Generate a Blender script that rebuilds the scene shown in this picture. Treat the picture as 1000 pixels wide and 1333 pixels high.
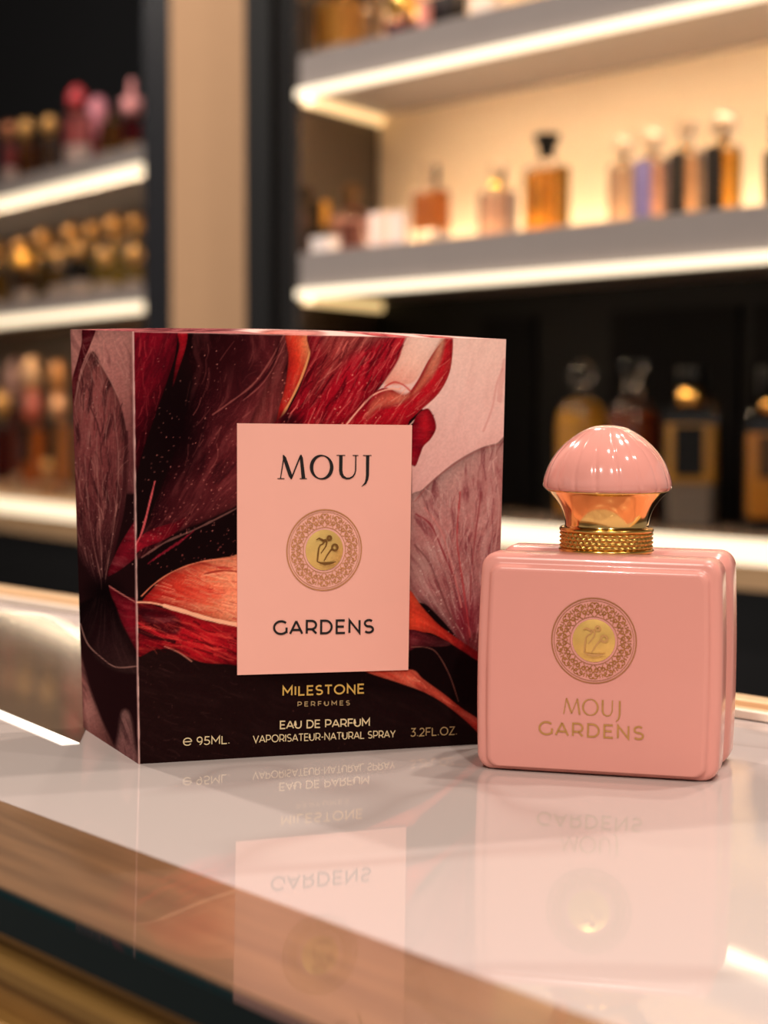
import bpy, math, random
import numpy as np
from mathutils import Matrix, Vector

random.seed(7)
rng = np.random.default_rng(7)
for o in list(bpy.data.objects):
    bpy.data.objects.remove(o)
S = bpy.context.scene
COL = S.collection
R = math.radians

# ------------------------------------------------------------------ camera
F = 3000.0                                  # focal length in pixels of the 1000 px wide frame
PITCH, ROLL, CAMH = R(4.046), R(0.725), 0.12577
TOP = 1.0                                   # height of the counter top
CAM = Vector((0, 0, TOP + CAMH))
def cam_rot(pitch, roll):
    X = Vector((1, 0, 0)); U = Vector((0, math.sin(pitch), math.cos(pitch)))
    c, s = math.cos(roll), math.sin(roll)
    xr = X * c + U * s; ur = U * c - X * s; b = xr.cross(ur)
    return Matrix((xr, ur, b)).transposed()
CR = cam_rot(PITCH, ROLL)
cd = bpy.data.cameras.new('camera'); cam = bpy.data.objects.new('camera', cd); COL.objects.link(cam)
cam.matrix_world = Matrix.Translation(CAM) @ CR.to_4x4()
cd.sensor_fit = 'HORIZONTAL'; cd.sensor_width = 36; cd.lens = 36 * F / 1000
cd.clip_start = 0.02; cd.clip_end = 60
cd.dof.use_dof = True; cd.dof.focus_distance = 0.705
cd.dof.aperture_fstop = (cd.lens / 1000) / 0.0066
S.camera = cam

# ------------------------------------------------------------------ exposure, world, lamps
S.view_settings.view_transform = 'Standard'; S.view_settings.look = 'None'
S.view_settings.exposure = 0.4; S.view_settings.gamma = 1.0; S.view_settings.use_curve_mapping = False
S.cycles.use_denoising = True
S.cycles.max_bounces = 14; S.cycles.transmission_bounces = 12; S.cycles.transparent_max_bounces = 8
S.cycles.caustics_refractive = True; S.cycles.caustics_reflective = False
S.cycles.sample_clamp_indirect = 6.0
w = bpy.data.worlds.new('world'); S.world = w; w.use_nodes = True
bg = w.node_tree.nodes['Background']
bg.inputs[0].default_value = (1.0, 0.92, 0.86, 1); bg.inputs[1].default_value = 0.24
DOWNLIGHTS = [(-0.95, -1.3, 44), (0.45, -1.5, 43), (1.2, 0.1, 9), (-1.35, 2.5, 60), (0.15, 0.35, 4), (0.75, 1.15, 18), (-0.20, 3.0, 18), (0.6, 1.6, 14)]  # left aisle, beige wall and last shelf lamps are added to brighten those areas
DOWN_COL = (1.0, 0.90, 0.80)
LED_FRONT, LED_FILL, LED_BACK, LED_COL = 0.90, 64.0, 11.5, (1.0, 0.74, 0.48)

# ------------------------------------------------------------------ helpers
def lin(c):
    r = []
    for v in c[:3]:
        v = v / 255.0
        r.append(v / 12.92 if v <= 0.04045 else ((v + 0.055) / 1.055) ** 2.4)
    return tuple(r) + (1.0,)

def mat(name, col, rough=0.5, metal=0.0, trans=0.0, coat=0.0, ior=1.45, vary=0.08, scale=60.0, emit=0.0, bump=0.0, spec=0.5):
    m = bpy.data.materials.new(name); m.use_nodes = True
    nt = m.node_tree; b = nt.nodes['Principled BSDF']
    c = lin(col)
    b.inputs['Roughness'].default_value = rough; b.inputs['Metallic'].default_value = metal
    b.inputs['Transmission Weight'].default_value = trans; b.inputs['Coat Weight'].default_value = coat
    b.inputs['Coat Roughness'].default_value = 0.03
    b.inputs['IOR'].default_value = ior; b.inputs['Specular IOR Level'].default_value = spec
    tc = nt.nodes.new('ShaderNodeTexCoord'); n = nt.nodes.new('ShaderNodeTexNoise')
    n.inputs['Scale'].default_value = scale; n.inputs['Detail'].default_value = 4
    nt.links.new(tc.outputs['Object'], n.inputs['Vector'])
    mx = nt.nodes.new('ShaderNodeMix'); mx.data_type = 'RGBA'
    mx.inputs['A'].default_value = tuple(v * (1 - vary) for v in c[:3]) + (1,)
    mx.inputs['B'].default_value = tuple(min(1, v * (1 + vary)) for v in c[:3]) + (1,)
    nt.links.new(n.outputs['Fac'], mx.inputs['Factor']); nt.links.new(mx.outputs['Result'], b.inputs['Base Color'])
    if emit:
        b.inputs['Emission Color'].default_value = c; b.inputs['Emission Strength'].default_value = emit
    if bump:
        bp = nt.nodes.new('ShaderNodeBump'); bp.inputs['Strength'].default_value = bump; bp.inputs['Distance'].default_value = 0.001
        nt.links.new(n.outputs['Fac'], bp.inputs['Height']); nt.links.new(bp.outputs['Normal'], b.inputs['Normal'])
    return m

def emit_mat(name, col, strength):
    m = bpy.data.materials.new(name); m.use_nodes = True; nt = m.node_tree
    b = nt.nodes['Principled BSDF']; b.inputs['Base Color'].default_value = (0.8, 0.75, 0.7, 1)
    b.inputs['Emission Color'].default_value = tuple(col) + (1,); b.inputs['Emission Strength'].default_value = strength
    return m

class MB:
    def __init__(s): s.v = []; s.f = []; s.sm = []
    def add(s, vs, fs, smooth=False):
        k = len(s.v); s.v += [tuple(v) for v in vs]; s.f += [tuple(i + k for i in f) for f in fs]; s.sm += [smooth] * len(fs)
    def box(s, x0, x1, y0, y1, z0, z1):
        s.add([(x0,y0,z0),(x1,y0,z0),(x1,y1,z0),(x0,y1,z0),(x0,y0,z1),(x1,y0,z1),(x1,y1,z1),(x0,y1,z1)],
              [(3,2,1,0),(4,5,6,7),(0,1,5,4),(1,2,6,5),(2,3,7,6),(3,0,4,7)])
    def prism(s, pts, z0, z1):                 # pts: list of (x,y) counter-clockwise
        n = len(pts)
        s.add([(p[0],p[1],z0) for p in pts] + [(p[0],p[1],z1) for p in pts],
              [tuple(range(n-1,-1,-1)), tuple(range(n, 2*n))] + [(i,(i+1)%n,n+(i+1)%n,n+i) for i in range(n)])
    def rings(s, rings, cap0=True, cap1=True, smooth=True):
        n = len(rings[0]); vs = [p for r in rings for p in r]; fs = []
        for k in range(len(rings)-1):
            for i in range(n):
                j = (i+1) % n
                fs.append((k*n+i, k*n+j, (k+1)*n+j, (k+1)*n+i))
        s.add(vs, fs, smooth)
        b = len(s.v) - len(vs)
        if cap0: s.f.append(tuple(b+i for i in range(n-1,-1,-1))); s.sm.append(False)
        if cap1: s.f.append(tuple(b+(len(rings)-1)*n+i for i in range(n))); s.sm.append(False)
    def lathe(s, prof, n=48, c=(0,0), cap0=True, cap1=True):
        s.rings([[(c[0]+r*math.cos(2*math.pi*i/n), c[1]+r*math.sin(2*math.pi*i/n), z) for i in range(n)] for r, z in prof], cap0, cap1)
    def sphere(s, c, r, n=24, m=14, sz=1.0):
        s.lathe([(max(1e-5, r*math.sin(math.pi*k/m)), c[2]-sz*r*math.cos(math.pi*k/m)) for k in range(m+1)], n, (c[0],c[1]))
    def build(s, name, m, parent=None, mw=None):
        me = bpy.data.meshes.new(name); me.from_pydata(s.v, [], s.f); me.update()
        me.polygons.foreach_set('use_smooth', s.sm)
        o = bpy.data.objects.new(name, me); COL.objects.link(o)
        if m: me.materials.append(m)
        if parent: o.parent = parent
        if mw is not None: o.matrix_world = mw
        return o

def tag(o, label=None, cat=None, group=None, kind=None):
    if label: o['label'] = label
    if cat: o['category'] = cat
    if group: o['group'] = group
    if kind: o['kind'] = kind
    return o
def thing(name, label, cat, mw=None, group=None):
    o = bpy.data.objects.new(name, None); COL.objects.link(o); o.empty_display_size = 0.05
    if mw is not None: o.matrix_world = mw
    return tag(o, label, cat, group)

def ray(px, py):
    return CR @ Vector((px - 500, -(py - 666.5), -F)).normalized()
def on_plane(px, py, p0, n):
    d = ray(px, py); return CAM + d * ((Vector(p0) - CAM).dot(n) / d.dot(n))
def on_top(px, py): return on_plane(px, py, (0, 0, TOP), Vector((0, 0, 1)))

# the shop behind leans a hair against the counter: one rigid rotation about the lens
RB = Matrix.Translation(CAM) @ (CR @ cam_rot(R(2.56), 0).inverted()).to_4x4()

# ------------------------------------------------------------------ room shell
M_floor = mat('floor_tile', (70, 58, 50), 0.35, vary=0.2, scale=3)
M_ceil = mat('ceiling_paint', (120, 105, 92), 0.8, scale=5)
M_dark = mat('black_lacquer', (14, 13, 14), 0.35, vary=0.3, scale=12)
M_wall = mat('dark_wall', (26, 22, 20), 0.6, vary=0.2, scale=8)
mb = MB(); mb.box(-5.0, 4.0, -2.5, 7.0, -0.05, 0); tag(mb.build('floor', M_floor), kind='structure')
mb = MB(); mb.box(-5.0, 4.0, -2.5, 7.0, 3.2, 3.25); tag(mb.build('ceiling', M_ceil), kind='structure')
mb = MB(); mb.box(-5.0, 4.0, 7.0, 7.1, 0, 3.2); tag(mb.build('wall_back', M_wall), kind='structure')

# ------------------------------------------------------------------ shelving geometry (lens-levelled shop frame)
class Unit:
    def __init__(u, vpx, px0, D0):
        d = Vector((vpx - 500, F, 0)).normalized()
        u.s = -d; u.n = Vector((-u.s.y, u.s.x, 0))
        if u.n.y < 0: u.n = -u.n
        u.p0 = Vector(((px0 - 500) / F * D0, D0, 0))
    def P(u, s, t, z): return u.p0 + u.s * s + u.n * t + Vector((0, 0, z))
    def s_at(u, px, t):                       # length along the shelf where a sight line at column px meets depth t
        k = (px - 500) / F; p = u.p0 + u.n * t
        return (k * p.y - p.x) / (u.s.x - k * u.s.y)
    def depth(u, px, t): return u.P(u.s_at(px, t), t, 0).y
    def z_at(u, px, py, t): return (532 - py) / F * u.depth(px, t)
    def frame(u):                             # local x along shelf, y into the wall, z up
        m = Matrix.Identity(4)
        for i in range(3):
            m[i][0] = u.s[i]; m[i][1] = u.n[i]; m[i][3] = u.p0[i]
        return m
UR = Unit(-1495, 660, 2.5)
UL = Unit(-1085, 95, 4.2)
MR, ML = RB @ UR.frame(), RB @ UL.frame()

M_shelf = mat('shelf_taupe', (148, 138, 134), 0.45, vary=0.05, scale=20)
M_shelf_l = mat('shelf_grey', (140, 130, 126), 0.45, vary=0.05, scale=20)
M_peach = mat('niche_panel', (250, 224, 190), 0.6, vary=0.04, scale=4)
M_mirror = mat('smoked_panel', (52, 42, 34), 0.12, vary=0.15, scale=10)
M_brown = mat('brown_panel', (92, 74, 56), 0.5, vary=0.15, scale=14)
M_tan = mat('tan_wood', (196, 158, 118), 0.45, vary=0.08, scale=25)
M_led = emit_mat('led_strip', (1.0, 0.79, 0.50), LED_FRONT)
M_fill = emit_mat('hidden_fill_tape', LED_COL, LED_FILL); M_fill_weak = emit_mat('hidden_fill_tape', LED_COL, LED_FILL * .55)
M_ledside = emit_mat('led_side', (1.0, 0.66, 0.27), 0.75)
M_ledback = emit_mat('led_back', LED_COL, LED_BACK)

# ---- right hand shelving
sL = UR.s_at(391, 0)                          # left end of the boards
sR = 1.15
ru = thing('shelving_unit', 'large lit shelving unit with peach niche filling the right half behind the counter', 'shelving', MR)
DEP, SPL = 0.20, 0.125                        # niche depth, splay of its left cheek
def boardpts(a, b, t0, t1): return [(a - SPL * t0 / DEP, t0), (b, t0), (b, t1), (a - SPL * t1 / DEP, t1)]
def led_board(parent, ztop, zbot, led0, led1, m, name='shelf', a=sL, b=sR):
    mb = MB(); mb.prism(boardpts(a, b, 0.0, DEP), led1, ztop)
    sh = mb.build(name, m, parent)
    return sh
Z1T, Z1B = 0.434, 0.3865
Z2T, Z2B = 0.1917, 0.1415
Z3T, Z3B = -0.1226, -0.171
Z0T, Z0B = 0.690, 0.640
ZMT, ZMB = 0.945, 0.895
shelves = {}
for nm, zt, zb in (('r0', Z0T, Z0B), ('rm', ZMT, ZMB), ('r1', Z1T, Z1B), ('r2', Z2T, Z2B)):
    mb = MB(); mb.prism(boardpts(sL, sR, 0.0, DEP), zb, zt)
    sh = mb.build('shelf', M_shelf, ru); shelves[nm] = sh
    mb = MB(); mb.box(sL, sR, -0.006, 0.002, zb - 0.005, zb + 0.0055)      # strip along the lower front edge
    mb.build('led_strip', M_led, sh)
    mb = MB(); mb.box(sL + 0.01, sR, 0.006, 0.012, zb - 0.0015, zb + 0.001); mb.build('hidden_fill_tape', M_fill if nm != 'r2' else M_fill_weak, sh)  # unseen emitter behind the strip, added to light the niche and bottles below
    mb = MB(); mb.prism([(sL - 0.002, 0.004), (sL + 0.008, 0.004), (sL - SPL + 0.010, DEP), (sL - SPL, DEP)], zb - 0.012, zb)
    mb.build('led_side_strip', M_ledside, sh)
    if nm != 'r2' or True:
        mb = MB(); mb.box(sL - SPL + 0.02, sR, DEP - 0.022, DEP - 0.012, zt, zt + 0.008)
        if nm in ('r0', 'r1', 'r2', 'rm'): mb.build('led_back_strip', M_ledback, sh)
mb = MB(); mb.prism(boardpts(sL, sR, 0.0, DEP), Z3B, Z3T)
sh3 = mb.build('shelf', mat('shelf_bronze', (120, 98, 80), 0.18, vary=0.1, scale=18), ru)
mb = MB(); mb.box(sL, sR, -0.006, 0.002, Z3T - 0.0245, Z3T - 0.001); mb.build('led_strip', M_led, sh3)
mb = MB(); mb.box(sL, sR, -0.004, 0.0, Z3B, Z3T - 0.0255); mb.build('edge_band', M_tan, sh3)
mb = MB(); mb.box(sL - SPL, sR, DEP, DEP + 0.02, Z2T, 1.25); mb.build('back_panel', M_peach, ru)
mb = MB(); mb.box(sL - SPL, sR, DEP, DEP + 0.02, Z3B, Z2B); bp = mb.build('back_panel', mat('umber_panel', (9, 7, 5), 0.7, spec=.2, vary=0.2, scale=9), ru)
M_board = mat('board_black', (6, 5, 5), 0.8, spec=.1)
for a, b, y0, y1 in ((632, 700, 402, 690), (800, 965, 402, 690), (985, 1090, 402, 690)):   # black boards on the dark back
    s0, s1 = UR.s_at(a, DEP), UR.s_at(b, DEP)
    mb = MB(); mb.box(s0, s1, DEP - 0.006, DEP, Z3T + 0.001, Z2B - 0.03); mb.build('dark_board', M_board, bp)
    
mb = MB(); mb.prism([(sL - SPL - 0.012, DEP), (sL - 0.012, 0.0), (sL, 0.0), (sL - SPL, DEP)], -0.9, 1.25)
mb.build('side_panel', M_mirror, ru)
mb = MB(); mb.box(sL - SPL, sR, 0.03, DEP, -1.04, Z3B); mb.build('base_cabinet', M_dark, ru)

# ---- left hand shelving, further back
M_fill_left = emit_mat('hidden_fill_tape', LED_COL, 22.0)
lL, lR, LD = -1.4, UL.s_at(189, 0), 0.30
lu = thing('shelving_unit', 'distant dark shelving unit with lit edges at the left, left of the beige wall section', 'shelving', ML)
LZ1T, LZ1B = 0.440, 0.385
LZ2T, LZ2B = 0.205, 0.156
LZ3T, LZ3B = -0.168, -0.235
def zl(px, py): return UL.z_at(px, py, 0)
LB = []
for zt, l0, l1, zb in ((0.446, 0.412, 0.392, 0.397), (0.206, 0.180, 0.158, 0.166), (-0.168, -0.176, -0.203, -0.24)):
    mb = MB(); mb.box(lL, lR, 0, LD, zb, zt); sh = mb.build('shelf', M_shelf_l if zt > 0 else M_tan, lu)
    mb = MB(); mb.box(lL, lR, -0.008, 0.002, (zb - 0.004 if zb > 0 else l1), l0); mb.build('led_strip', M_led, sh)
    if zb < 0: LB.append(sh); continue
    mb = MB(); mb.box(lL, lR - 0.01, 0.006, 0.013, zb - 0.0015, zb + 0.001); mb.build('hidden_fill_tape', M_fill_left, sh)  # unseen emitter behind the lip, added to light the bottles below
    LB.append(sh)
mb = MB(); mb.box(lL, lR, LD, LD + 0.02, 0.446, 1.1); mb.build('back_panel', mat('night_panel', (10, 10, 13), 0.45, vary=0.3, scale=3), lu)
mb = MB(); mb.box(lL, lR, LD, LD + 0.02, -1.0, 0.388); mb.build('back_panel', M_brown, lu)
mb = MB(); mb.box(lL, lR, LD - 0.02, LD - 0.012, 0.206, 0.214); mb.build('led_back_strip', emit_mat('led_dim', LED_COL, 3.5), LB[1])
mb = MB(); mb.box(lL, lR, 0.02, LD, -1.0, -0.24); mb.build('base_cabinet', M_dark, lu)

# ---- uprights between the two: black frame, beige wall section, black post
def slab(name, xa, xb, D, dep, m, zlo=-1.05, zhi=1.45):
    mb = MB(); mb.box((xa-500)/F*D, (xb-500)/F*D, D, D+dep, zlo, zhi)
    return tag(mb.build(name, m, mw=RB), kind='structure')
slab('trim_1', 189, 234, 3.75, 0.05, mat('blue_black_gloss', (17, 17, 23), 0.25, vary=0.3, scale=4))
slab('wall_center', 224, 330, 3.70 + 0.04, 0.2, mat('beige_plaster', (188, 148, 112), 0.75, vary=0.03, scale=40))
slab('trim_2', 320, 353, 3.0, 0.05, M_dark)
slab('trim_3', 353, 366, 3.05, 0.03, M_brown)
slab('trim_4', 364, 393, 2.93, 0.05, mat('smoked_gloss', (30, 27, 26), 0.2, vary=0.2, scale=6))

# ------------------------------------------------------------------ counter
def line_dir(a, b):
    A, B = on_top(*a), on_top(*b); return A, (B - A).normalized()
A0, dA = line_dir((0, 1042), (500, 1226))
nA = Vector((-dA.y, dA.x, 0));
if nA.y < 0: nA = -nA
MC = Matrix.Identity(4)
for i in range(3): MC[i][0] = dA[i]; MC[i][1] = nA[i]; MC[i][3] = A0[i]
MCi = MC.inverted()
def loc(px, py): return MCi @ on_top(px, py)
yB = 0.5 * (loc(0, 1158).y + loc(425, 1333).y)
yF0, yF1 = loc(60, 793).y, loc(985, 938).y
yR = 0.5 * (loc(50, 765).y - yF0 + loc(985, 903).y - yF1)
print('counter', yB, yF0, yF1, yR)

def marble():
    m = bpy.data.materials.new('white_marble'); m.use_nodes = True; nt = m.node_tree; b = nt.nodes['Principled BSDF']
    tc = nt.nodes.new('ShaderNodeTexCoord'); n = nt.nodes.new('ShaderNodeTexNoise'); n.inputs['Scale'].default_value = 2.6; n.inputs['Detail'].default_value = 3
    n.inputs['Distortion'].default_value = 1.2
    nt.links.new(tc.outputs['Object'], n.inputs['Vector'])
    sub = nt.nodes.new('ShaderNodeMath'); sub.operation = 'SUBTRACT'; sub.inputs[1].default_value = 0.5
    ab = nt.nodes.new('ShaderNodeMath'); ab.operation = 'ABSOLUTE'
    nt.links.new(n.outputs['Fac'], sub.inputs[0]); nt.links.new(sub.outputs[0], ab.inputs[0])
    cr = nt.nodes.new('ShaderNodeValToRGB'); cr.color_ramp.elements[0].position = 0.0; cr.color_ramp.elements[0].color = lin((180, 163, 158))
    cr.color_ramp.elements[1].position = 0.010; cr.color_ramp.elements[1].color = lin((192, 176, 171))
    nt.links.new(ab.outputs[0], cr.inputs[0])
    n2 = nt.nodes.new('ShaderNodeTexNoise'); n2.inputs['Scale'].default_value = 3
    nt.links.new(tc.outputs['Object'], n2.inputs['Vector'])
    mx = nt.nodes.new('ShaderNodeMix'); mx.data_type = 'RGBA'; mx.blend_type = 'MULTIPLY'; mx.inputs['Factor'].default_value = 0.12
    nt.links.new(cr.outputs[0], mx.inputs['A']); nt.links.new(n2.outputs['Color'], mx.inputs['B'])
    nt.links.new(mx.outputs['Result'], b.inputs['Base Color'])
    b.inputs['Roughness'].default_value = 0.03; b.inputs['IOR'].default_value = 1.38
    return m
def brushed(name, c0, c1, rough, metal):
    m = bpy.data.materials.new(name); m.use_nodes = True; nt = m.node_tree; b = nt.nodes['Principled BSDF']
    tc = nt.nodes.new('ShaderNodeTexCoord'); mp = nt.nodes.new('ShaderNodeMapping'); mp.inputs['Scale'].default_value = (6, 90, 90)
    n = nt.nodes.new('ShaderNodeTexNoise'); n.inputs['Scale'].default_value = 2; n.inputs['Detail'].default_value = 5
    nt.links.new(tc.outputs['Object'], mp.inputs[0]); nt.links.new(mp.outputs[0], n.inputs['Vector'])
    cr = nt.nodes.new('ShaderNodeValToRGB'); cr.color_ramp.elements[0].position = 0.3; cr.color_ramp.elements[0].color = lin(c0)
    cr.color_ramp.elements[1].position = 0.7; cr.color_ramp.elements[1].color = lin(c1)
    nt.links.new(n.outputs['Fac'], cr.inputs[0]); nt.links.new(cr.outputs[0], b.inputs['Base Color'])
    b.inputs['Roughness'].default_value = rough; b.inputs['Metallic'].default_value = metal; b.inputs['IOR'].default_value = 1.5
    b.inputs['Coat Weight'].default_value = 0.7; b.inputs['Coat Roughness'].default_value = 0.03; b.inputs['Coat IOR'].default_value = 1.38
    return m
ct = thing('display_counter', 'polished white marble counter with bronze border carrying the pink box and bottle', 'counter', MC)
XL, XR = -1.6, 1.2
def far(x): 
    k = (yF1 - yF0) / (loc(985, 938).x - loc(60, 793).x); return yF0 + k * (x - loc(60, 793).x)
mb = MB(); mb.prism([(XL, 0), (XR, 0), (XR, far(XR)), (XL, far(XL))], -0.02, 0); mb.build('marble_top', marble(), ct)
mb = MB(); mb.box(XL, XR, yB, 0, -0.006, 0); mb.build('bronze_border', brushed('bronze', (112, 80, 54), (146, 106, 72), 0.3, 0.25), ct)
mb = MB(); mb.box(XL, XR, yB - 0.0035, yB, -0.009, -0.0004)
mb.build('glass_edge', mat('dark_green_glass', (10, 26, 28), 0.04, vary=0.1), ct)
mb = MB()
prof = [(0.002, -0.009), (0.002, -0.014), (-0.003, -0.0145), (-0.0045, -0.016), (-0.0045, -0.019), (-0.001, -0.020), (-0.001, -0.028), (-0.009, -0.029), (-0.011, -0.031), (-0.011, -0.036), (-0.006, -0.038), (-0.006, -0.055), (0.10, -0.055), (0.10, -0.009)]
n = len(prof)
mb.add([(XL, yB + y, z) for y, z in prof] + [(XR, yB + y, z) for y, z in prof],
       [(i, (i+1) % n, n+(i+1) % n, n+i) for i in range(n)] + [tuple(range(n)), tuple(range(2*n-1, n-1, -1))])
mb.build('brass_moulding', mat('aged_brass', (176, 132, 70), 0.35, 0.55, vary=0.2, scale=40), ct)
mb = MB(); mb.box(XL, XR, yB + 0.02, 0.35, -1.0, -0.055); mb.build('front_panel', mat('walnut', (38, 27, 16), 0.5, vary=0.3, scale=16), ct)
mb = MB(); mb.prism([(XL, far(XL)), (XR, far(XR)), (XR, far(XR) + yR), (XL, far(XL) + yR)], -0.02, 0.0004); rr = mb.build('rear_border', M_tan, ct)
mb = MB(); mb.prism([(XL, far(XL) - 0.002), (XR, far(XR) - 0.002), (XR, far(XR) + 0.002), (XL, far(XL) + 0.002)], 0.0004, 0.0030); mb.build('edge_trim', mat('pale_trim', (238, 222, 205), 0.3), ct)
mb = MB(); mb.prism([(XL, far(XL) + yR * .48), (XR, far(XR) + yR * .48), (XR, far(XR) + yR * .56), (XL, far(XL) + yR * .56)], 0.0004, 0.0022); mb.build('edge_trim', mat('tan_trim', (226, 190, 150), 0.35), ct)

# smoked viewing window let into the marble behind the carton, with an added glow line along its front
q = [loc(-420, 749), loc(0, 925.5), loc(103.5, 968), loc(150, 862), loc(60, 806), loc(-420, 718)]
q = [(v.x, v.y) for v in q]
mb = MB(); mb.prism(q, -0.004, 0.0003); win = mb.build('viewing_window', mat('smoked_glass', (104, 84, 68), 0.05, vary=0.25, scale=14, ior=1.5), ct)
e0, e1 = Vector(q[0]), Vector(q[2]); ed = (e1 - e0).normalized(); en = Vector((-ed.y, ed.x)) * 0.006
mb = MB(); mb.prism([tuple(e0 - en), tuple(e1 - en), tuple(e1), tuple(e0)], -0.004, 0.0003); mb.build('added_glow_line', emit_mat('added_glow_line', (1.0, 0.90, 0.74), 0.75), win)  # no lamp here; emission added for a bright reflected streak

# ------------------------------------------------------------------ ceiling downlights
M_ring = mat('lamp_ring', (200, 195, 188), 0.4)
DL = ['over the near left of the counter', 'over the near right of the counter', 'right of the counter', 'added over the far left aisle to brighten the bottles', 'above the marble top', 'in front of the right shelves', 'added to wash the beige wall', 'added to brighten the shelves']
for (x, y, e), wh in zip(DOWNLIGHTS, DL):
    t = thing('ceiling_downlight', 'round recessed ceiling downlight ' + wh, 'ceiling light', Matrix.Translation((x, y, 3.2)), 'ceiling downlights')
    mb = MB(); n = 40
    mb.rings([[(r*math.cos(2*math.pi*i/n), r*math.sin(2*math.pi*i/n), z) for i in range(n)] for r, z in ((0.075, 0.0), (0.075, -0.008), (0.06, -0.010), (0.055, -0.002))], False, False)
    mb.build('trim_ring', M_ring, t)
    ld = bpy.data.lights.new('lamp', 'AREA'); ld.shape = 'DISK'; ld.size = 0.11; ld.energy = e; ld.color = DOWN_COL
    lo = bpy.data.objects.new('lamp', ld); COL.objects.link(lo); lo.parent = t; lo.location = (0, 0, -0.004)

# ------------------------------------------------------------------ lettering: a monoline stroke font and an engraved roman
def arc(cx, cy, rx, ry, a0, a1, n=14):
    return [(cx + rx*math.cos(R(a0+(a1-a0)*i/n)), cy + ry*math.sin(R(a0+(a1-a0)*i/n))) for i in range(n+1)]
GL = {
 'A': (.80, [[(0,0),(.40,1)],[(.40,1),(.80,0)],[(.14,.30),(.66,.30)]]),
 'D': (.80, [[(.06,0),(.06,1),(.32,1)]+arc(.34,.5,.42,.5,90,-90)+[(.32,0),(.06,0)]]),
 'E': (.62, [[(.60,1),(.06,1),(.06,0),(.62,0)],[(.06,.51),(.54,.51)]]),
 'F': (.60, [[(.60,1),(.06,1),(.06,0)],[(.06,.48),(.54,.48)]]),
 'G': (.86, [arc(.50,.5,.46,.5,46,318,22)+[(.86,.16),(.86,.50)]]),
 'I': (.12, [[(.06,0),(.06,1)]]),
 'J': (.42, [[(.36,1),(.36,.10)]+arc(.12,.10,.24,.40,0,-80,8)]),
 'L': (.58, [[(.06,1),(.06,0),(.58,0)]]),
 'M': (.92, [[(.06,0),(.06,1),(.46,.34),(.86,1),(.86,0)]]),
 'N': (.80, [[(.06,0),(.06,1),(.74,0),(.74,1)]]),
 'O': (1.0, [arc(.50,.5,.46,.5,0,360,30)]),
 'P': (.70, [[(.06,0),(.06,1),(.36,1)]+arc(.38,.67,.30,.33,90,-90,10)+[(.06,.34)]]),
 'R': (.72, [[(.06,0),(.06,1),(.36,1)]+arc(.38,.67,.30,.33,90,-90,10)+[(.06,.34)],[(.42,.34),(.70,0)]]),
 'S': (.66, [arc(.33,.745,.27,.255,40,270,14)+arc(.33,.25,.29,.25,90,-145,14)]),
 'T': (.66, [[(0,1),(.66,1)],[(.33,1),(.33,0)]]),
 'U': (.78, [[(.06,1),(.06,.36)]+arc(.39,.36,.33,.36,180,360,14)+[(.72,1)]]),
 'V': (.78, [[(0,1),(.39,0),(.78,1)]]),
 'Y': (.72, [[(0,1),(.36,.42),(.72,1)],[(.36,.42),(.36,0)]]),
 'Z': (.66, [[(.04,1),(.62,1),(.03,0),(.66,0)]]),
 '2': (.62, [arc(.30,.70,.27,.30,155,-30,12)+[(.04,0),(.62,0)]]),
 '3': (.62, [[(.06,1),(.55,1),(.28,.60)]+arc(.28,.30,.29,.30,85,-150,12)]),
 '5': (.62, [[(.56,1),(.14,1),(.09,.56),(.28,.58)]+arc(.28,.29,.30,.29,85,-150,12)]),
 '9': (.64, [arc(.32,.68,.26,.32,0,360,20),[(.58,.68)]+arc(.24,.55,.34,.55,15,-75,8)]),
 '-': (.34, [[(.03,.42),(.31,.42)]]),
 '.': (.14, [[(.07,0),(.07,.10)]]),
 'e': (1.0, [arc(.50,.45,.46,.47,-38,-322,22)[:0]+arc(.48,.45,.44,.47,0,325,22),[(.04,.45),(.92,.45)]]),
 ' ': (.30, []),
}
def stroke(mb, pts, wd, xf, ext=0.5):
    """ribbon along pts (wd: width or per-point widths); corners mitred; xf maps (x,y)->3D"""
    P = [np.array(p[:2], float) for p in pts]
    W = [wd]*len(P) if not hasattr(wd, '__len__') else list(wd)
    closed = np.linalg.norm(P[0]-P[-1]) < 1e-6
    if closed: P = P[:-1]; W = W[:-1]
    n = len(P); L = []; Rr = []
    for i in range(n):
        a = P[i-1] if (i > 0 or closed) else None; b = P[(i+1) % n] if (i < n-1 or closed) else None
        d0 = (P[i]-a) if a is not None else (b-P[i]); d1 = (b-P[i]) if b is not None else d0
        d0 = d0/(np.linalg.norm(d0)+1e-12); d1 = d1/(np.linalg.norm(d1)+1e-12)
        n0 = np.array([-d0[1], d0[0]]); n1 = np.array([-d1[1], d1[0]])
        m = n0+n1; ln = np.linalg.norm(m)
        m = n0 if ln < 1e-6 else m/ln
        k = 1/max(0.38, abs(float(m@n1)))
        p = P[i]
        if a is None: p = p - d1*W[i]*ext*0
        L.append(p+m*k*W[i]/2); Rr.append(p-m*k*W[i]/2)
    q = [xf(*v) for v in L]+[xf(*v) for v in Rr]
    fs = []
    for i in range(n-1+(1 if closed else 0)):
        j = (i+1) % n; fs.append((n+i, n+j, j, i))
    mb.add(q, fs)
def text_mesh(txt, xf, wt=0.13, sp=0.16, wcap=5.0):
    """lay out txt in cap heights, squeezed to wcap cap heights; xf maps (x 0..1, y cap heights)"""
    tot = sum(GL[c][0]+sp for c in txt)-sp; k = wcap/tot; x = 0; mb = MB()
    g = lambda a, b: xf(a/wcap, b)
    for c in txt:
        for st in GL[c][1]:
            stroke(mb, [((x+p[0])*k, p[1]*(1-wt)+wt/2) for p in st], wt, g)
        x += GL[c][0]+sp
    return mb
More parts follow.
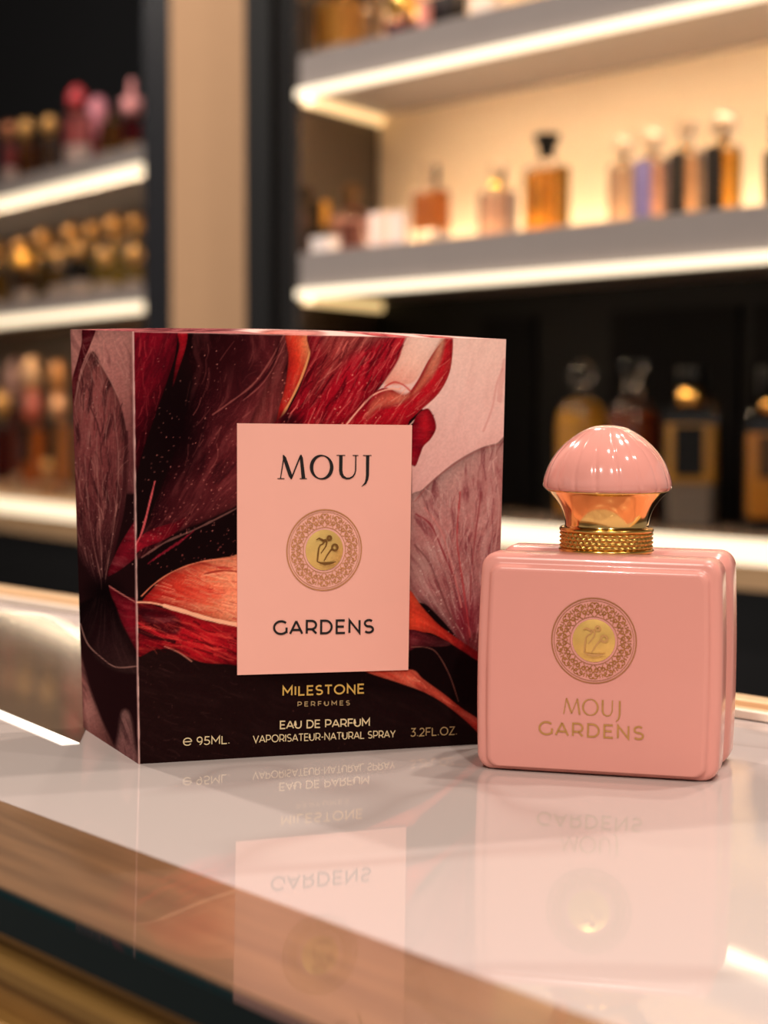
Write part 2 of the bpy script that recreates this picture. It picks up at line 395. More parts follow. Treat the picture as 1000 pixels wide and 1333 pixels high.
def serif_mesh(xf):
    mb = MB(); X = lambda x: (x-130)/197.0; Y = lambda y: (332-y)/197.0
    def st(pts): stroke(mb, [(X(a), Y(b)) for a, b, c in pts], [c*1.12/197.0 for a, b, c in pts], xf)
    st([(152,330,7),(178,150,8)]); st([(172,136,6),(182,160,24),(232,305,26),(240,334,8)]); st([(238,332,10),(308,150,10),(314,136,6)])
    st([(314,134,8),(318,160,22),(337,328,26)]); st([(128,330,6),(184,330,6)]); st([(306,330,6),(364,330,6)])
    th = [2*math.pi*i/40 for i in range(41)]
    st([(483+82*math.cos(a), 236-96*math.sin(a), 9+17*abs(math.cos(a+.25))**1.4) for a in th[:-1]]+[(483+82, 236, 9+17*abs(math.cos(.25))**1.4)])
    st([(639,137,25),(639,262,24),(644,290,24),(658,314,20),(685,329,14),(712,328,12),(738,314,11),(754,290,10),(761,262,9),(761,137,9)])
    st([(604,138,6),(674,138,6)]); st([(736,138,6),(782,138,6)])
    st([(859,137,24),(859,300,22),(855,335,20),(843,368,15),(812,396,3)]); st([(820,138,6),(890,138,6)])
    return mb

def placer(p0, p1, up, h, nrm, off):
    """map text x (0..1 over p0->p1), y (cap heights) to 3D"""
    p0, p1, up, nrm = Vector(p0), Vector(p1), Vector(up), Vector(nrm)
    return lambda x, y: tuple(p0 + (p1-p0)*x + up*(y*h) + nrm*off)

# ------------------------------------------------------------------ painter for the printed carton
def vnoise(x, y, seed):
    def h(i, j):
        a = (i*374761393 + j*668265263 + seed*1442695) & 0xffffffff
        a = ((a ^ (a >> 13)) * 1274126177) & 0xffffffff
        return ((a ^ (a >> 16)) & 0xffff)/65535.0
    xi = np.floor(x).astype(np.int64); yi = np.floor(y).astype(np.int64); fx = x-xi; fy = y-yi
    fx = fx*fx*(3-2*fx); fy = fy*fy*(3-2*fy)
    return (h(xi,yi)*(1-fx)+h(xi+1,yi)*fx)*(1-fy)+(h(xi,yi+1)*(1-fx)+h(xi+1,yi+1)*fx)*fy
def fbm(x, y, seed, o=3):
    s = 0; a = .5; t = 0
    for k in range(o):
        s = s+a*vnoise(x, y, seed+k*17); t += a; a *= .5; x = x*2.1; y = y*2.1
    return s/t
def smooth_poly(pts, n=6):
    P = np.array(pts, float); N = len(P); out = []
    for i in range(N):
        p0, p1, p2, p3 = P[i-1], P[i], P[(i+1) % N], P[(i+2) % N]
        for k in range(n):
            t = k/n
            out.append(.5*((2*p1)+(-p0+p2)*t+(2*p0-5*p1+4*p2-p3)*t*t+(-p0+3*p1-3*p2+p3)*t**3))
    return np.array(out)
class Paint:
    def __init__(s, x, y, base):
        s.x, s.y = x, y; s.c = np.tile(np.array(base, float), (len(x), 1))
    def dist(s, P, closed=True):
        d = np.full(len(s.x), 1e9); N = len(P)
        for i in range(N if closed else N-1):
            a, b = P[i], P[(i+1) % N]; ab = b-a; L = ab@ab+1e-9
            t = np.clip(((s.x-a[0])*ab[0]+(s.y-a[1])*ab[1])/L, 0, 1)
            d = np.minimum(d, np.hypot(s.x-a[0]-t*ab[0], s.y-a[1]-t*ab[1]))
        return d
    def mask(s, P, soft):
        ins = np.zeros(len(s.x), bool); N = len(P)
        for i in range(N):
            x0, y0 = P[i]; x1, y1 = P[(i+1) % N]
            if y0 == y1: continue
            cnd = ((y0 > s.y) != (y1 > s.y)) & (s.x < (x1-x0)*(s.y-y0)/(y1-y0)+x0); ins ^= cnd
        d = s.dist(P); sd = np.where(ins, d, -d)
        s.d = d
        return np.clip(sd/soft+.5, 0, 1)
    def petal(s, pts, stops, g0, g1, soft=1.2, focus=None, ang=0, freq=26, amt=.5, light=(230,150,140), dark=(30,8,12), seed=1, raw=False, fine=.10, lw=1.0, dw=1.0, edge=.32):
        P = np.array(pts, float) if raw else smooth_poly(pts)
        a = s.mask(P, soft); k = a > 0
        if not k.any(): return
        x, y = s.x[k], s.y[k]; g0 = np.array(g0, float); g1 = np.array(g1, float); v = g1-g0
        t = np.clip(((x-g0[0])*v[0]+(y-g0[1])*v[1])/(v@v), 0, 1)
        pos = np.linspace(0, 1, len(stops)); st = np.array(stops, float)
        col = np.stack([np.interp(t, pos, st[:, i]) for i in range(3)], 1)
        if focus is not None:
            th = np.arctan2(y-focus[1], x-focus[0]); r = np.hypot(x-focus[0], y-focus[1])
            u = th*freq+ (fbm(x/60, y/60, seed+5, 2)-.5)*5; w_ = r/38
        else:
            c, q = math.cos(R(ang)), math.sin(R(ang))
            al = x*c+y*q; ac = -x*q+y*c
            u = ac*freq/160+(fbm(x/70, y/70, seed+5, 2)-.5)*6; w_ = al/40
        n = fbm(u, w_, seed, 3); n2 = fbm(u*2.7, w_*1.6, seed+31, 2)
        li = np.clip((n-.56)*4.5, 0, 1)*amt*lw; dk = np.clip((.44-n)*4.5, 0, 1)*amt*dw
        col = col+(np.array(light)-col)*(li*.55)[:, None]; col = col+(np.array(dark)-col)*(dk*.8)[:, None]
        ln = np.clip(1-np.abs(n2-.5)*26, 0, 1)*amt
        col = col+(np.array(light)-col)*(ln*.35)[:, None]
        col = col*(1-edge*np.exp(-s.d[k]/9.0))[:, None]
        col = col*(1+(fbm(x/2.2, y/2.2, seed+77, 2)-.5)[:, None]*fine*2)
        s.c[k] = s.c[k]*(1-a[k])[:, None]+col*a[k][:, None]
    def line(s, pts, wd, col, op=1.0, rough=.3, seed=3):
        P = np.array(pts, float)
        if len(P) > 2:
            Q = []
            for i in range(len(P)-1):
                p0 = P[max(i-1,0)]; p1 = P[i]; p2 = P[i+1]; p3 = P[min(i+2,len(P)-1)]
                for q in range(6):
                    t = q/6; Q.append(.5*((2*p1)+(-p0+p2)*t+(2*p0-5*p1+4*p2-p3)*t*t+(-p0+3*p1-3*p2+p3)*t**3))
            Q.append(P[-1]); P = np.array(Q)
        m = wd+3
        k = np.where((s.x > P[:,0].min()-m) & (s.x < P[:,0].max()+m) & (s.y > P[:,1].min()-m) & (s.y < P[:,1].max()+m))[0]
        if not len(k): return
        q = Paint.__new__(Paint); q.x, q.y = s.x[k], s.y[k]
        d = q.dist(P, False)
        wn = wd*(1-rough+2*rough*fbm(q.x/14, q.y/14, seed, 2))
        a = np.clip((wn/2-d)/1.1+.5, 0, 1)*op
        s.c[k] = s.c[k]+(np.array(col)-s.c[k])*a[:, None]
    def scratches(s, n, poly, ang, ln, col, seed, focus=None, op=.5, wd=1.0):
        """short brush strokes inside poly, along ang or running to focus"""
        P = np.array(poly, float); g = np.random.default_rng(seed); done = 0
        lo, hi = P.min(0), P.max(0)
        while done < n:
            cx, cy = g.uniform(lo[0], hi[0]), g.uniform(lo[1], hi[1]); done += 1
            ins = False
            for i in range(len(P)):
                (x0, y0), (x1, y1) = P[i], P[(i+1) % len(P)]
                if (y0 > cy) != (y1 > cy) and cx < (x1-x0)*(cy-y0)/(y1-y0)+x0: ins = not ins
            if not ins: continue
            a = R(ang) if focus is None else math.atan2(cy-focus[1], cx-focus[0])
            a += g.normal(0, .14); L_ = ln*g.uniform(.4, 1.5)/2; b = a+g.normal(0, .25)
            s.line([(cx-L_*math.cos(a), cy-L_*math.sin(a)), (cx, cy), (cx+L_*math.cos(b), cy+L_*math.sin(b))], wd*g.uniform(.6, 1.5), np.array(col)*g.uniform(.75, 1.15), op*g.uniform(.35, 1), .5, int(g.integers(99)))
    def shade(s, cx, cy, rx, ry, col, op, seed=0):
        r = np.hypot((s.x-cx)/rx, (s.y-cy)/ry)
        a = np.clip(1-r, 0, 1); a = a*a*(3-2*a)*op
        s.c = s.c+(np.array(col)-s.c)*a[:, None]
    def speck(s, n, box, col, seed, smax=1.3):
        g = np.random.default_rng(seed)
        for _ in range(n):
            cx, cy = g.uniform(box[0], box[2]), g.uniform(box[1], box[3]); r = g.uniform(.5, smax)
            d = np.hypot(s.x-cx, s.y-cy); a = np.clip((r-d)/.9+.5, 0, 1)*g.uniform(.3, .9)
            k = a > 0; s.c[k] = s.c[k]+(np.array(col)-s.c[k])*a[k][:, None]
    def out(s):
        v = np.clip(s.c, 0, 255)/255.0
        return np.where(v <= .04045, v/12.92, ((v+.055)/1.055)**2.4)

def paint_front(x, y):
    p = Paint(x, y, (19, 8, 9))
    # brown speckled ground low down
    p.petal([(170,840),(270,850),(360,880),(480,890),(660,930),(660,1000),(170,1000)], [(30,14,14),(24,12,12)], (170,840), (600,1000), soft=20, amt=.2, ang=20, seed=2, light=(70,40,38))
    # top left red petal
    p.petal([(165,425),(222,425),(226,455),(216,492),(200,540),(184,590),(172,640),(160,640)], [(118,12,28),(94,10,22),(50,6,13)], (176,440), (214,560), ang=105, seed=4, amt=.35, light=(170,50,55))
    # large maroon petal
    p.petal([(240,425),(372,425),(370,480),(362,530),(345,600),(318,645),(270,672),(225,692),(186,722),(178,712),(205,640),(232,560),(246,490)],
            [(18,5,7),(46,11,16),(78,24,28),(98,36,38)], (215,520), (345,575), soft=3, focus=(150,800), freq=34, seed=7, amt=.6, light=(150,72,70))
    p.shade(285, 470, 70, 70, (40,10,13), .75); p.shade(230, 560, 45, 90, (16,5,7), .9); p.shade(250, 650, 60, 40, (62,20,24), .5); p.shade(330,560,45,50,(122,48,50),.55)
    p.petal([(355,430),(372,430),(370,470),(362,520),(350,552),(320,552),(332,520),(345,480)], [(78,24,27),(120,46,46)], (350,440), (345,550), soft=6, ang=105, freq=40, seed=9, amt=.6, light=(170,90,85))
    p.line([(362,436),(344,470),(322,500),(290,525),(272,538)], 2.2, (150,80,74), .7, .6)
    p.line([(366,440),(352,470),(335,498),(310,520)], 1.8, (160,86,80), .6, .6); p.line([(356,446),(345,480),(312,516)], 3, (40,10,14), .6, .3)
    p.line([(308,656),(278,672),(246,688),(214,702),(184,722)], 2.4, (140,92,84), .65, .7, 8)
    # bright sliver
    p.petal([(228,430),(240,430),(238,452),(230,478),(222,502),(226,470),(230,450)], [(190,20,34),(150,16,28),(70,10,16)], (234,432), (224,500), amt=.2, seed=11)
    # orange strip
    p.petal([(366,430),(403,430),(398,455),(388,488),(374,516),(362,540),(352,554),(356,530),(364,500),(368,465)], [(206,32,30),(226,62,40),(244,150,98)], (364,470), (398,462), ang=100, freq=30, seed=13, amt=.45, light=(250,170,120), dark=(150,20,20))
    p.line([(401,434),(392,470),(378,506),(362,536),(350,556)], 2.6, (226,158,100), .85, .4)
    # red veined petal
    p.petal([(403,428),(534,428),(520,460),(505,482),(488,502),(470,525),(452,556),(350,558),(368,532),(384,500),(396,464)], [(134,22,32),(160,16,32),(136,10,24)], (400,440), (440,555), soft=1.5, ang=118, freq=46, seed=15, amt=.85, light=(214,92,86), dark=(74,8,16))
    p.petal([(420,430),(505,430),(480,446),(450,462),(425,490),(400,525),(398,500),(410,465)], [(150,62,58),(160,48,48),(140,24,32)], (450,432), (405,515), soft=14, ang=125, freq=44, seed=16, amt=.7, light=(208,120,110), dark=(92,16,22))
    p.shade(368, 545, 26, 18, (30,8,12), .9); p.shade(520,445,20,30,(190,20,34),.6)
    # blush ground, upper right
    p.petal([(536,425),(670,425),(670,700),(530,700),(530,560),(560,540),(520,520),(440,560),(470,525),(505,482)], [(233,192,178),(228,180,170),(214,158,150)], (600,440), (560,640), soft=1.6, raw=True, ang=112, freq=16, seed=18, amt=.16, light=(242,208,196), dark=(196,140,130), fine=.04, edge=.06)
    p.petal([(528,432),(575,432),(560,455),(545,480),(530,498),(500,500),(494,496),(512,468)], [(236,196,180),(240,186,166),(230,150,130)], (550,435), (505,500), soft=3, ang=120, seed=19, amt=.2, light=(248,214,200), dark=(200,130,120), fine=.04, edge=.06)
    p.line([(654,480),(646,500),(640,530),(628,560)], 3, (206,140,132), .5, .5); p.line([(658,470),(652,500),(650,520)], 7, (204,140,132), .45, .4)
    # right red petal with rolled edge
    p.petal([(584,434),(585,462),(580,488),(566,512),(546,530),(528,546),(516,556),(436,558),(452,534),(474,514),(496,504),(520,514),(536,498),(552,470),(568,448)], [(198,34,40),(186,20,34),(164,16,30)], (580,440), (460,555), soft=1.4, ang=128, freq=34, seed=21, amt=.6, light=(240,140,110), dark=(120,12,22))
    p.petal([(574,438),(570,468),(556,492),(536,512),(512,526),(486,532),(470,545),(476,522),(500,508),(526,512),(544,488),(558,462)], [(238,150,120),(226,96,74),(214,84,70)], (570,445), (480,540), soft=6, ang=128, freq=30, seed=22, amt=.4, light=(250,190,160), dark=(190,50,44))
    p.line([(440,556),(458,534),(478,514),(498,506),(514,506)], 2.6, (240,170,146), .9, .4); p.line([(494,503),(506,497),(518,500),(528,508)], 2.2, (190,60,54), .8, .4)
    p.line([(528,552),(548,532),(566,514)], 1.6, (240,190,176), .8, .4)
    p.speck(60, (360,480,540,552), (236,140,120), 5, 1.3)
    # small lobe
    p.petal([(534,545),(550,531),(559,540),(563,556),(556,570),(546,580),(541,592),(534,606),(524,590)], [(150,14,30),(184,24,36),(158,16,30)], (536,560), (562,556), amt=.25, seed=23)
    # mauve veined petal
    p.petal([(526,655),(545,636),(566,618),(590,600),(620,584),(645,577),(664,577),(664,720),(655,800),(640,860),(612,856),(598,838),(578,814),(552,788),(526,768)], [(186,138,130),(170,108,104),(150,92,90),(120,52,56)], (560,620), (606,850), soft=1.4, focus=(612,862), freq=30, seed=25, amt=.8, light=(208,164,156), dark=(112,44,50))
    p.shade(604, 806, 26, 56, (104,16,30), .8); p.shade(640, 620, 50, 60, (160,96,94), .45); p.shade(545,735,30,40,(176,142,132),.5)
    for q, c_ in (([(536,668),(556,682),(572,716),(590,758),(602,800),(608,840)], (128,40,46)), ([(548,660),(570,690),(586,740),(598,790)], (196,120,114)), ([(596,640),(592,700),(600,760),(610,830)], (170,60,62)), ([(534,708),(556,735),(578,790),(604,838)], (110,62,60)), ([(625,640),(614,720),(608,800)], (140,62,64)), ([(640,600),(650,660),(640,740)], (190,140,132))):
        p.line(q, 2.2, c_, .75, .5, int(q[0][0]))
    p.speck(70, (538,700,600,830), (206,170,160), 6, 1.2)
    p.line([(534,652),(560,624),(590,602),(620,586),(650,578)], 1.6, (150,84,80), .7, .4)
    # orange wedge under it
    p.petal([(526,768),(545,790),(566,812),(588,828),(606,840),(630,856),(630,866),(606,852),(580,836),(556,824),(526,818)], [(228,70,44),(206,46,34),(150,28,34)], (535,790), (612,850), soft=1.2, ang=35, seed=27, amt=.45, light=(244,120,84), dark=(140,20,22))
    p.petal([(526,820),(556,826),(584,838),(570,842),(540,842),(526,846)], [(110,30,38),(66,20,24)], (530,824), (560,844), amt=.3, seed=28)
    p.line([(530,842),(552,843),(566,852),(582,880),(594,914)], 1.4, (128,76,66), .75, .4)
    # crimson lily petal at left: upper half
    p.petal([(184,782),(196,764),(212,748),(234,736),(262,727),(292,722),(330,720),(330,820),(300,812),(268,803),(236,792),(208,784)], [(178,34,32),(206,58,42),(232,112,78),(244,150,112)], (192,770), (312,775), soft=1.2, ang=14, freq=40, seed=31, amt=.6, light=(250,176,136), dark=(150,22,24), raw=False)
    p.shade(262, 770, 40, 18, (208,52,40), .5)
    p.line([(184,772),(200,756),(224,740),(258,728),(300,724)], 1.8, (240,130,96), .8, .5)
    p.line([(262,744),(284,740),(312,742)], 1.8, (110,20,18), .7, .3); p.line([(258,747),(284,743),(312,745)], 1.5, (250,170,130), .6, .3)
    # lower half
    p.petal([(176,782),(208,787),(240,796),(272,807),(330,818),(330,864),(290,862),(262,860),(240,852),(222,842),(200,842),(176,848)], [(96,12,20),(158,16,28),(186,22,32),(132,14,24)], (180,800), (300,856), soft=1.5, ang=22, freq=44, seed=33, amt=.65, light=(226,86,66), dark=(60,8,14))
    p.petal([(178,788),(214,792),(232,806),(226,822),(206,818),(190,806)], [(66,10,18),(96,14,22)], (185,800), (225,810), soft=5, seed=34, amt=.4)
    p.line([(178,806),(196,816),(214,826),(236,830)], 1.8, (206,40,46), .7, .5); p.line([(178,816),(200,826),(224,832)], 5, (34,8,12), .8, .5)
    p.line([(176,780),(196,781),(216,786)], 2.4, (246,176,140), .95, .2); p.line([(212,785),(240,794),(272,804),(314,813)], 6, (246,178,142), .95, .35)
    p.line([(212,838),(230,846),(246,858)], 1.6, (206,130,110), .8, .3)
    # crimson streaks on the black
    p.petal([(172,704),(196,686),(226,676),(244,666),(228,688),(206,702),(186,710),(170,722)], [(176,24,44),(130,16,30),(70,12,20)], (176,712), (240,668), amt=.4, seed=36, light=(216,80,84))
    p.line([(172,714),(184,690),(194,650),(200,624)], 2.2, (206,82,86), .9, .5)
    for i in range(7):
        p.line([(192+i*6,730-i*4),(206+i*7,718-i*5)], 1.6, (150,26,44), .55, .6, i)
    p.speck(60, (182,684,300,740), (150,70,66), 8, 1.1); p.speck(150, (185,560,306,700), (176,100,92), 9, 1.1); p.speck(60, (178,440,370,560), (180,110,100), 10, .9); p.speck(70, (180,860,470,985), (70,40,36), 11, 1.0)
    # lower right orange blade
    p.petal([(468,873),(500,872),(532,872),(546,884),(574,904),(600,924),(640,950),(630,962),(604,940),(576,918),(548,902),(516,890)], [(206,60,42),(228,96,72),(214,74,56),(190,50,42)], (480,872), (612,945), soft=1.2, ang=35, freq=34, seed=41, amt=.5, light=(244,150,120), dark=(150,30,28))
    S_ = p.scratches
    S_(90, [(245,440),(366,440),(345,600),(300,650),(200,705),(232,570)], 0, 22, (150,78,72), 101, focus=(150,800), op=.5)
    S_(60, [(176,436),(224,436),(196,560),(176,600)], 100, 16, (168,52,56), 102, op=.45)
    S_(150, [(404,434),(528,442),(488,500),(452,552),(360,552),(390,490)], 122, 20, (226,118,104), 103, op=.6)
    S_(90, [(404,434),(528,442),(488,500),(452,552),(360,552),(390,490)], 122, 22, (66,6,14), 104, op=.6, wd=1.6)
    S_(70, [(455,548),(480,520),(540,505),(580,450),(580,490),(540,535),(500,553)], 132, 18, (244,160,132), 105, op=.55)
    S_(170, [(536,660),(600,604),(652,582),(652,740),(612,850),(580,810),(540,770)], 0, 20, (216,176,166), 106, focus=(612,862), op=.5)
    S_(110, [(536,660),(600,604),(652,582),(652,740),(612,850),(580,810),(540,770)], 0, 22, (112,46,52), 107, focus=(612,862), op=.5)
    S_(90, [(196,776),(226,745),(306,726),(306,806),(250,792)], 14, 18, (252,184,140), 108, op=.5)
    S_(70, [(196,776),(226,745),(306,726),(306,806),(250,792)], 14, 16, (168,26,26), 109, op=.5)
    S_(90, [(186,800),(260,808),(308,820),(308,860),(240,848),(186,840)], 24, 18, (232,96,74), 110, op=.5)
    S_(50, [(186,800),(260,808),(308,820),(308,860),(240,848),(186,840)], 24, 18, (60,6,12), 111, op=.6, wd=1.6)
    S_(60, [(170,845),(260,860),(306,880),(300,980),(176,985)], 20, 14, (66,38,36), 112, op=.4)
    S_(40, [(500,876),(540,884),(612,940),(560,904)], 35, 16, (250,160,124), 113, op=.5)
    # paper shows along the creases
    p.line([(172.5,431),(176,700),(180.5,992)], 3.4, (214,168,160), .9, .3); p.line([(172,431.5),(659,441.5)], 1.6, (226,178,168), .7, .5)
    return p.out()

def paint_left(x, y):
    p = Paint(x, y, (34, 15, 17))
    p.petal([(90,422),(180,424),(180,640),(90,640)], [(216,146,136),(186,112,106),(120,60,62)], (130,430), (150,600), soft=3, ang=85, seed=51, amt=.35, raw=True, light=(196,136,126), dark=(92,44,48))
    p.petal([(112,426),(128,426),(122,446),(110,474),(102,505),(97,545),(93,545),(95,500),(104,468),(110,445)], [(104,20,32),(120,44,48)], (118,430), (98,540), amt=.4, seed=52)
    p.petal([(122,456),(138,480),(152,508),(163,545),(168,600),(163,660),(150,715),(138,758),(126,760),(112,740),(98,715),(92,640),(94,545),(104,500)], [(170,92,88),(142,70,70),(104,48,50),(46,20,24)], (125,470), (132,758), soft=2, focus=(133,790), freq=30, seed=53, amt=.75, light=(180,118,110), dark=(48,20,24))
    p.line([(122,456),(108,488),(99,525)], 1.4, (200,140,130), .6, .4); p.line([(122,456),(140,482),(156,515)], 1.3, (196,136,126), .6, .4)
    for q in ([(128,560),(130,650),(134,750)], [(150,530),(156,600),(150,680),(138,752)], [(112,590),(118,680),(132,752)]):
        p.line(q, 1.4, (176,118,110), .5, .6)
    p.line([(166,560),(160,660),(146,730)], 4, (58,22,26), .6, .4)
    p.shade(135, 770, 40, 30, (14,6,8), .95)
    p.petal([(141,748),(150,722),(164,694),(180,672),(182,712),(164,734)], [(120,18,34),(164,28,46)], (145,740), (178,690), amt=.4, seed=55)
    p.petal([(143,762),(160,772),(182,784),(182,856),(168,830),(154,796)], [(110,16,30),(146,24,40),(90,18,26)], (150,770), (178,850), amt=.5, seed=56, light=(200,90,90))
    p.line([(143,761),(160,771),(180,782)], 1.6, (224,130,120), .8, .3)
    p.petal([(98,790),(142,775),(160,810),(180,850),(182,872),(150,872),(122,856),(104,824)], [(20,9,11),(40,20,22),(58,34,34)], (125,790), (160,870), soft=3, focus=(130,740), seed=57, amt=.35, light=(96,60,58))
    p.line([(102,812),(112,838),(132,856),(152,867),(180,863)], 1.5, (180,130,120), .75, .5)
    p.petal([(98,846),(106,868),(116,900),(130,935),(146,966),(156,985),(140,985),(98,965)], [(150,92,88),(176,116,110),(126,76,72)], (102,880), (130,960), soft=4, ang=62, seed=58, amt=.5, light=(186,134,126), dark=(60,30,32))
    p.petal([(150,990),(154,950),(158,926),(166,922),(172,935),(176,965),(180,995)], [(150,104,100),(128,80,80)], (160,930), (172,990), soft=5, ang=80, seed=59, amt=.5, light=(190,140,132))
    p.scratches(110, [(98,520),(122,460),(166,540),(160,660),(135,755),(98,700)], 0, 26, (188,126,116), 121, focus=(133,790), op=.5)
    p.scratches(80, [(98,520),(122,460),(166,540),(160,660),(135,755),(98,700)], 0, 26, (58,22,26), 122, focus=(133,790), op=.5, wd=1.4)
    p.scratches(50, [(98,430),(170,434),(172,520),(98,480)], 80, 16, (214,156,144), 123, op=.4)
    p.speck(60, (98,440,178,740), (206,150,140), 61, .9)
    p.line([(180.5,992),(176,700),(172.5,431)], 1.8, (206,158,152), .7, .4)
    return p.out()

def paint_top(x, y):      # x along the front edge 0..1, y depth 0..1, in print pixels
    p = Paint(x*486+173, y*180, (214, 168, 158))
    p.petal([(160,-10),(330,-10),(300,60),(240,110),(160,160)], [(130,60,62),(168,108,104)], (180,0), (300,100), soft=12, ang=20, seed=71, amt=.6)
    p.petal([(220,20),(340,60),(330,190),(230,190)], [(96,40,44),(150,84,84)], (230,30), (320,190), soft=20, ang=40, seed=72, amt=.6)
    p.petal([(330,-10),(400,-10),(440,60),(380,60)], [(200,110,98),(186,120,112)], (340,0), (420,50), soft=14, ang=30, seed=73, amt=.5)
    p.petal([(490,-5),(530,-5),(512,60),(470,90)], [(170,60,62),(196,120,116)], (500,0), (490,80), soft=10, ang=60, seed=74, amt=.5)
    p.petal([(560,-5),(590,-5),(585,30),(560,40)], [(190,60,56),(206,130,120)], (570,0), (570,40), soft=8, ang=60, seed=75, amt=.4)
    return p.out()

# ------------------------------------------------------------------ perfume carton
BX, BY, BYAW, BW, BD, BH = -0.0743, 0.6871, R(22.269), 0.12065, 0.06866, 0.13
fr = Vector((math.cos(BYAW), math.sin(BYAW), 0)); bk = Vector((-math.sin(BYAW), math.cos(BYAW), 0)); up = Vector((0, 0, 1))
bo = Vector((BX, BY, TOP))
TLf, TRf, BLf, BRf = [on_plane(a, b, bo, bk) for a, b in ((172.5, 431.5), (659, 441.5), (180.5, 991.5), (645, 970))]
BLf.z = BRf.z = TOP
TLb, BLb = [on_plane(a, b, bo, fr) for a, b in ((95, 427.5), (103.5, 951))]
dep = BD
TLb = TLf + bk * dep + Vector((0, 0, 0.0008)) + fr * -0.0012; BLb = BLf + bk * dep + fr * 0.001
TRb = TRf + bk * dep + Vector((0, 0, 0.0004)); BRb = BRf + bk * dep
BLb.z = BRb.z = TOP
BOXM = Matrix.Translation(BLf); BOXI = BOXM.inverted()

def grid(a, b, c, d, nu, nv):     # a top-left, b top-right, c bottom-left, d bottom-right
    u, v = np.meshgrid(np.linspace(0, 1, nu), np.linspace(0, 1, nv)); u = u.ravel()[:, None]; v = v.ravel()[:, None]
    A, B, C, D = [np.array(q)[None, :] for q in (a, b, c, d)]
    return (A*(1-u)+B*u)*(1-v)+(C*(1-u)+D*u)*v, u.ravel(), v.ravel()
def bil(u, v, q):
    A, B, C, D = [np.array(t, float)[None, :] for t in q]; u = u[:, None]; v = v[:, None]
    return (A*(1-u)+B*u)*(1-v)+(C*(1-u)+D*u)*v
def gfaces(nu, nv, k):
    i = np.arange(nu*nv).reshape(nv, nu)
    return np.stack([i[1:, :-1].ravel(), i[1:, 1:].ravel(), i[:-1, 1:].ravel(), i[:-1, :-1].ravel()], 1)+k
verts, cols, faces = [], [], []; k0 = 0
def addgrid(a, b, c, d, nu, nv, fn):
    global k0
    P, u, v = grid(a, b, c, d, nu, nv); verts.append(P); cols.append(fn(u, v)); faces.append(gfaces(nu, nv, k0)); k0 += nu*nv
fq = [(172.5,431.5),(659,441.5),(180.5,991.5),(645,970)]
lq = [(95,427),(172.5,431.5),(103.5,951),(180.5,991.5)]
def c_front(u, v): q = bil(u, v, fq); return paint_front(q[:, 0], q[:, 1])
def c_left(u, v): q = bil(u, v, lq); return paint_left(q[:, 0], q[:, 1])
def c_flat(c): return lambda u, v: np.tile(np.array(lin(c)[:3]), (len(u), 1))
addgrid(TLf, TRf, BLf, BRf, 400, 460, c_front)
addgrid(TLb, TLf, BLb, BLf, 90, 400, c_left)
# lid: a touch bowed where the board springs
def lid(u, v): return paint_top(u, 1-v)
Pn, u_, v_ = grid(TLb, TRb, TLf, TRf, 160, 40)
Pn[:, 2] += 0.0016*np.sin(np.pi*v_)*np.sin(np.pi*np.clip(u_*1.0, 0, 1))**.5
verts.append(Pn); cols.append(lid(u_, v_)); faces.append(gfaces(160, 40, k0)); k0 += 160*40
addgrid(TRf, TRb, BRf, BRb, 2, 2, c_flat((150, 96, 92)))
addgrid(TRb, TLb, BRb, BLb, 2, 2, c_flat((60, 20, 24)))
addgrid(BLf, BRf, BLb, BRb, 2, 2, c_flat((40, 20, 20)))
V = np.concatenate(verts)-np.array(BLf)[None, :]; C_ = np.concatenate(cols); FQ = np.concatenate(faces)
me = bpy.data.meshes.new('carton')
me.vertices.add(len(V)); me.vertices.foreach_set('co', V.astype(np.float32).ravel())
me.loops.add(FQ.size); me.loops.foreach_set('vertex_index', FQ.astype(np.int32).ravel())
me.polygons.add(len(FQ)); me.polygons.foreach_set('loop_start', np.arange(0, FQ.size, 4, dtype=np.int32))
me.update(calc_edges=True); me.validate()
at = me.color_attributes.new('print', 'FLOAT_COLOR', 'POINT')
at.data.foreach_set('color', np.concatenate([C_, np.ones((len(C_), 1))], 1).astype(np.float32).ravel())
mp = bpy.data.materials.new('printed_card'); mp.use_nodes = True; nt = mp.node_tree; b = nt.nodes['Principled BSDF']
an = nt.nodes.new('ShaderNodeAttribute'); an.attribute_name = 'print'
nt.links.new(an.outputs['Color'], b.inputs['Base Color']); b.inputs['Roughness'].default_value = 0.42; b.inputs['Specular IOR Level'].default_value = 0.0
nz = nt.nodes.new('ShaderNodeTexNoise'); nz.inputs['Scale'].default_value = 900; tc = nt.nodes.new('ShaderNodeTexCoord'); nt.links.new(tc.outputs['Object'], nz.inputs['Vector'])
bp_ = nt.nodes.new('ShaderNodeBump'); bp_.inputs['Strength'].default_value = 0.08; bp_.inputs['Distance'].default_value = 0.0005
nt.links.new(nz.outputs['Fac'], bp_.inputs['Height']); nt.links.new(bp_.outputs['Normal'], b.inputs['Normal'])
me.materials.append(mp)
box = thing('perfume_box', 'tall floral printed perfume carton with pink title panel standing left of the pink bottle', 'perfume box', BOXM)
carton = bpy.data.objects.new('carton', me); COL.objects.link(carton); carton.parent = box

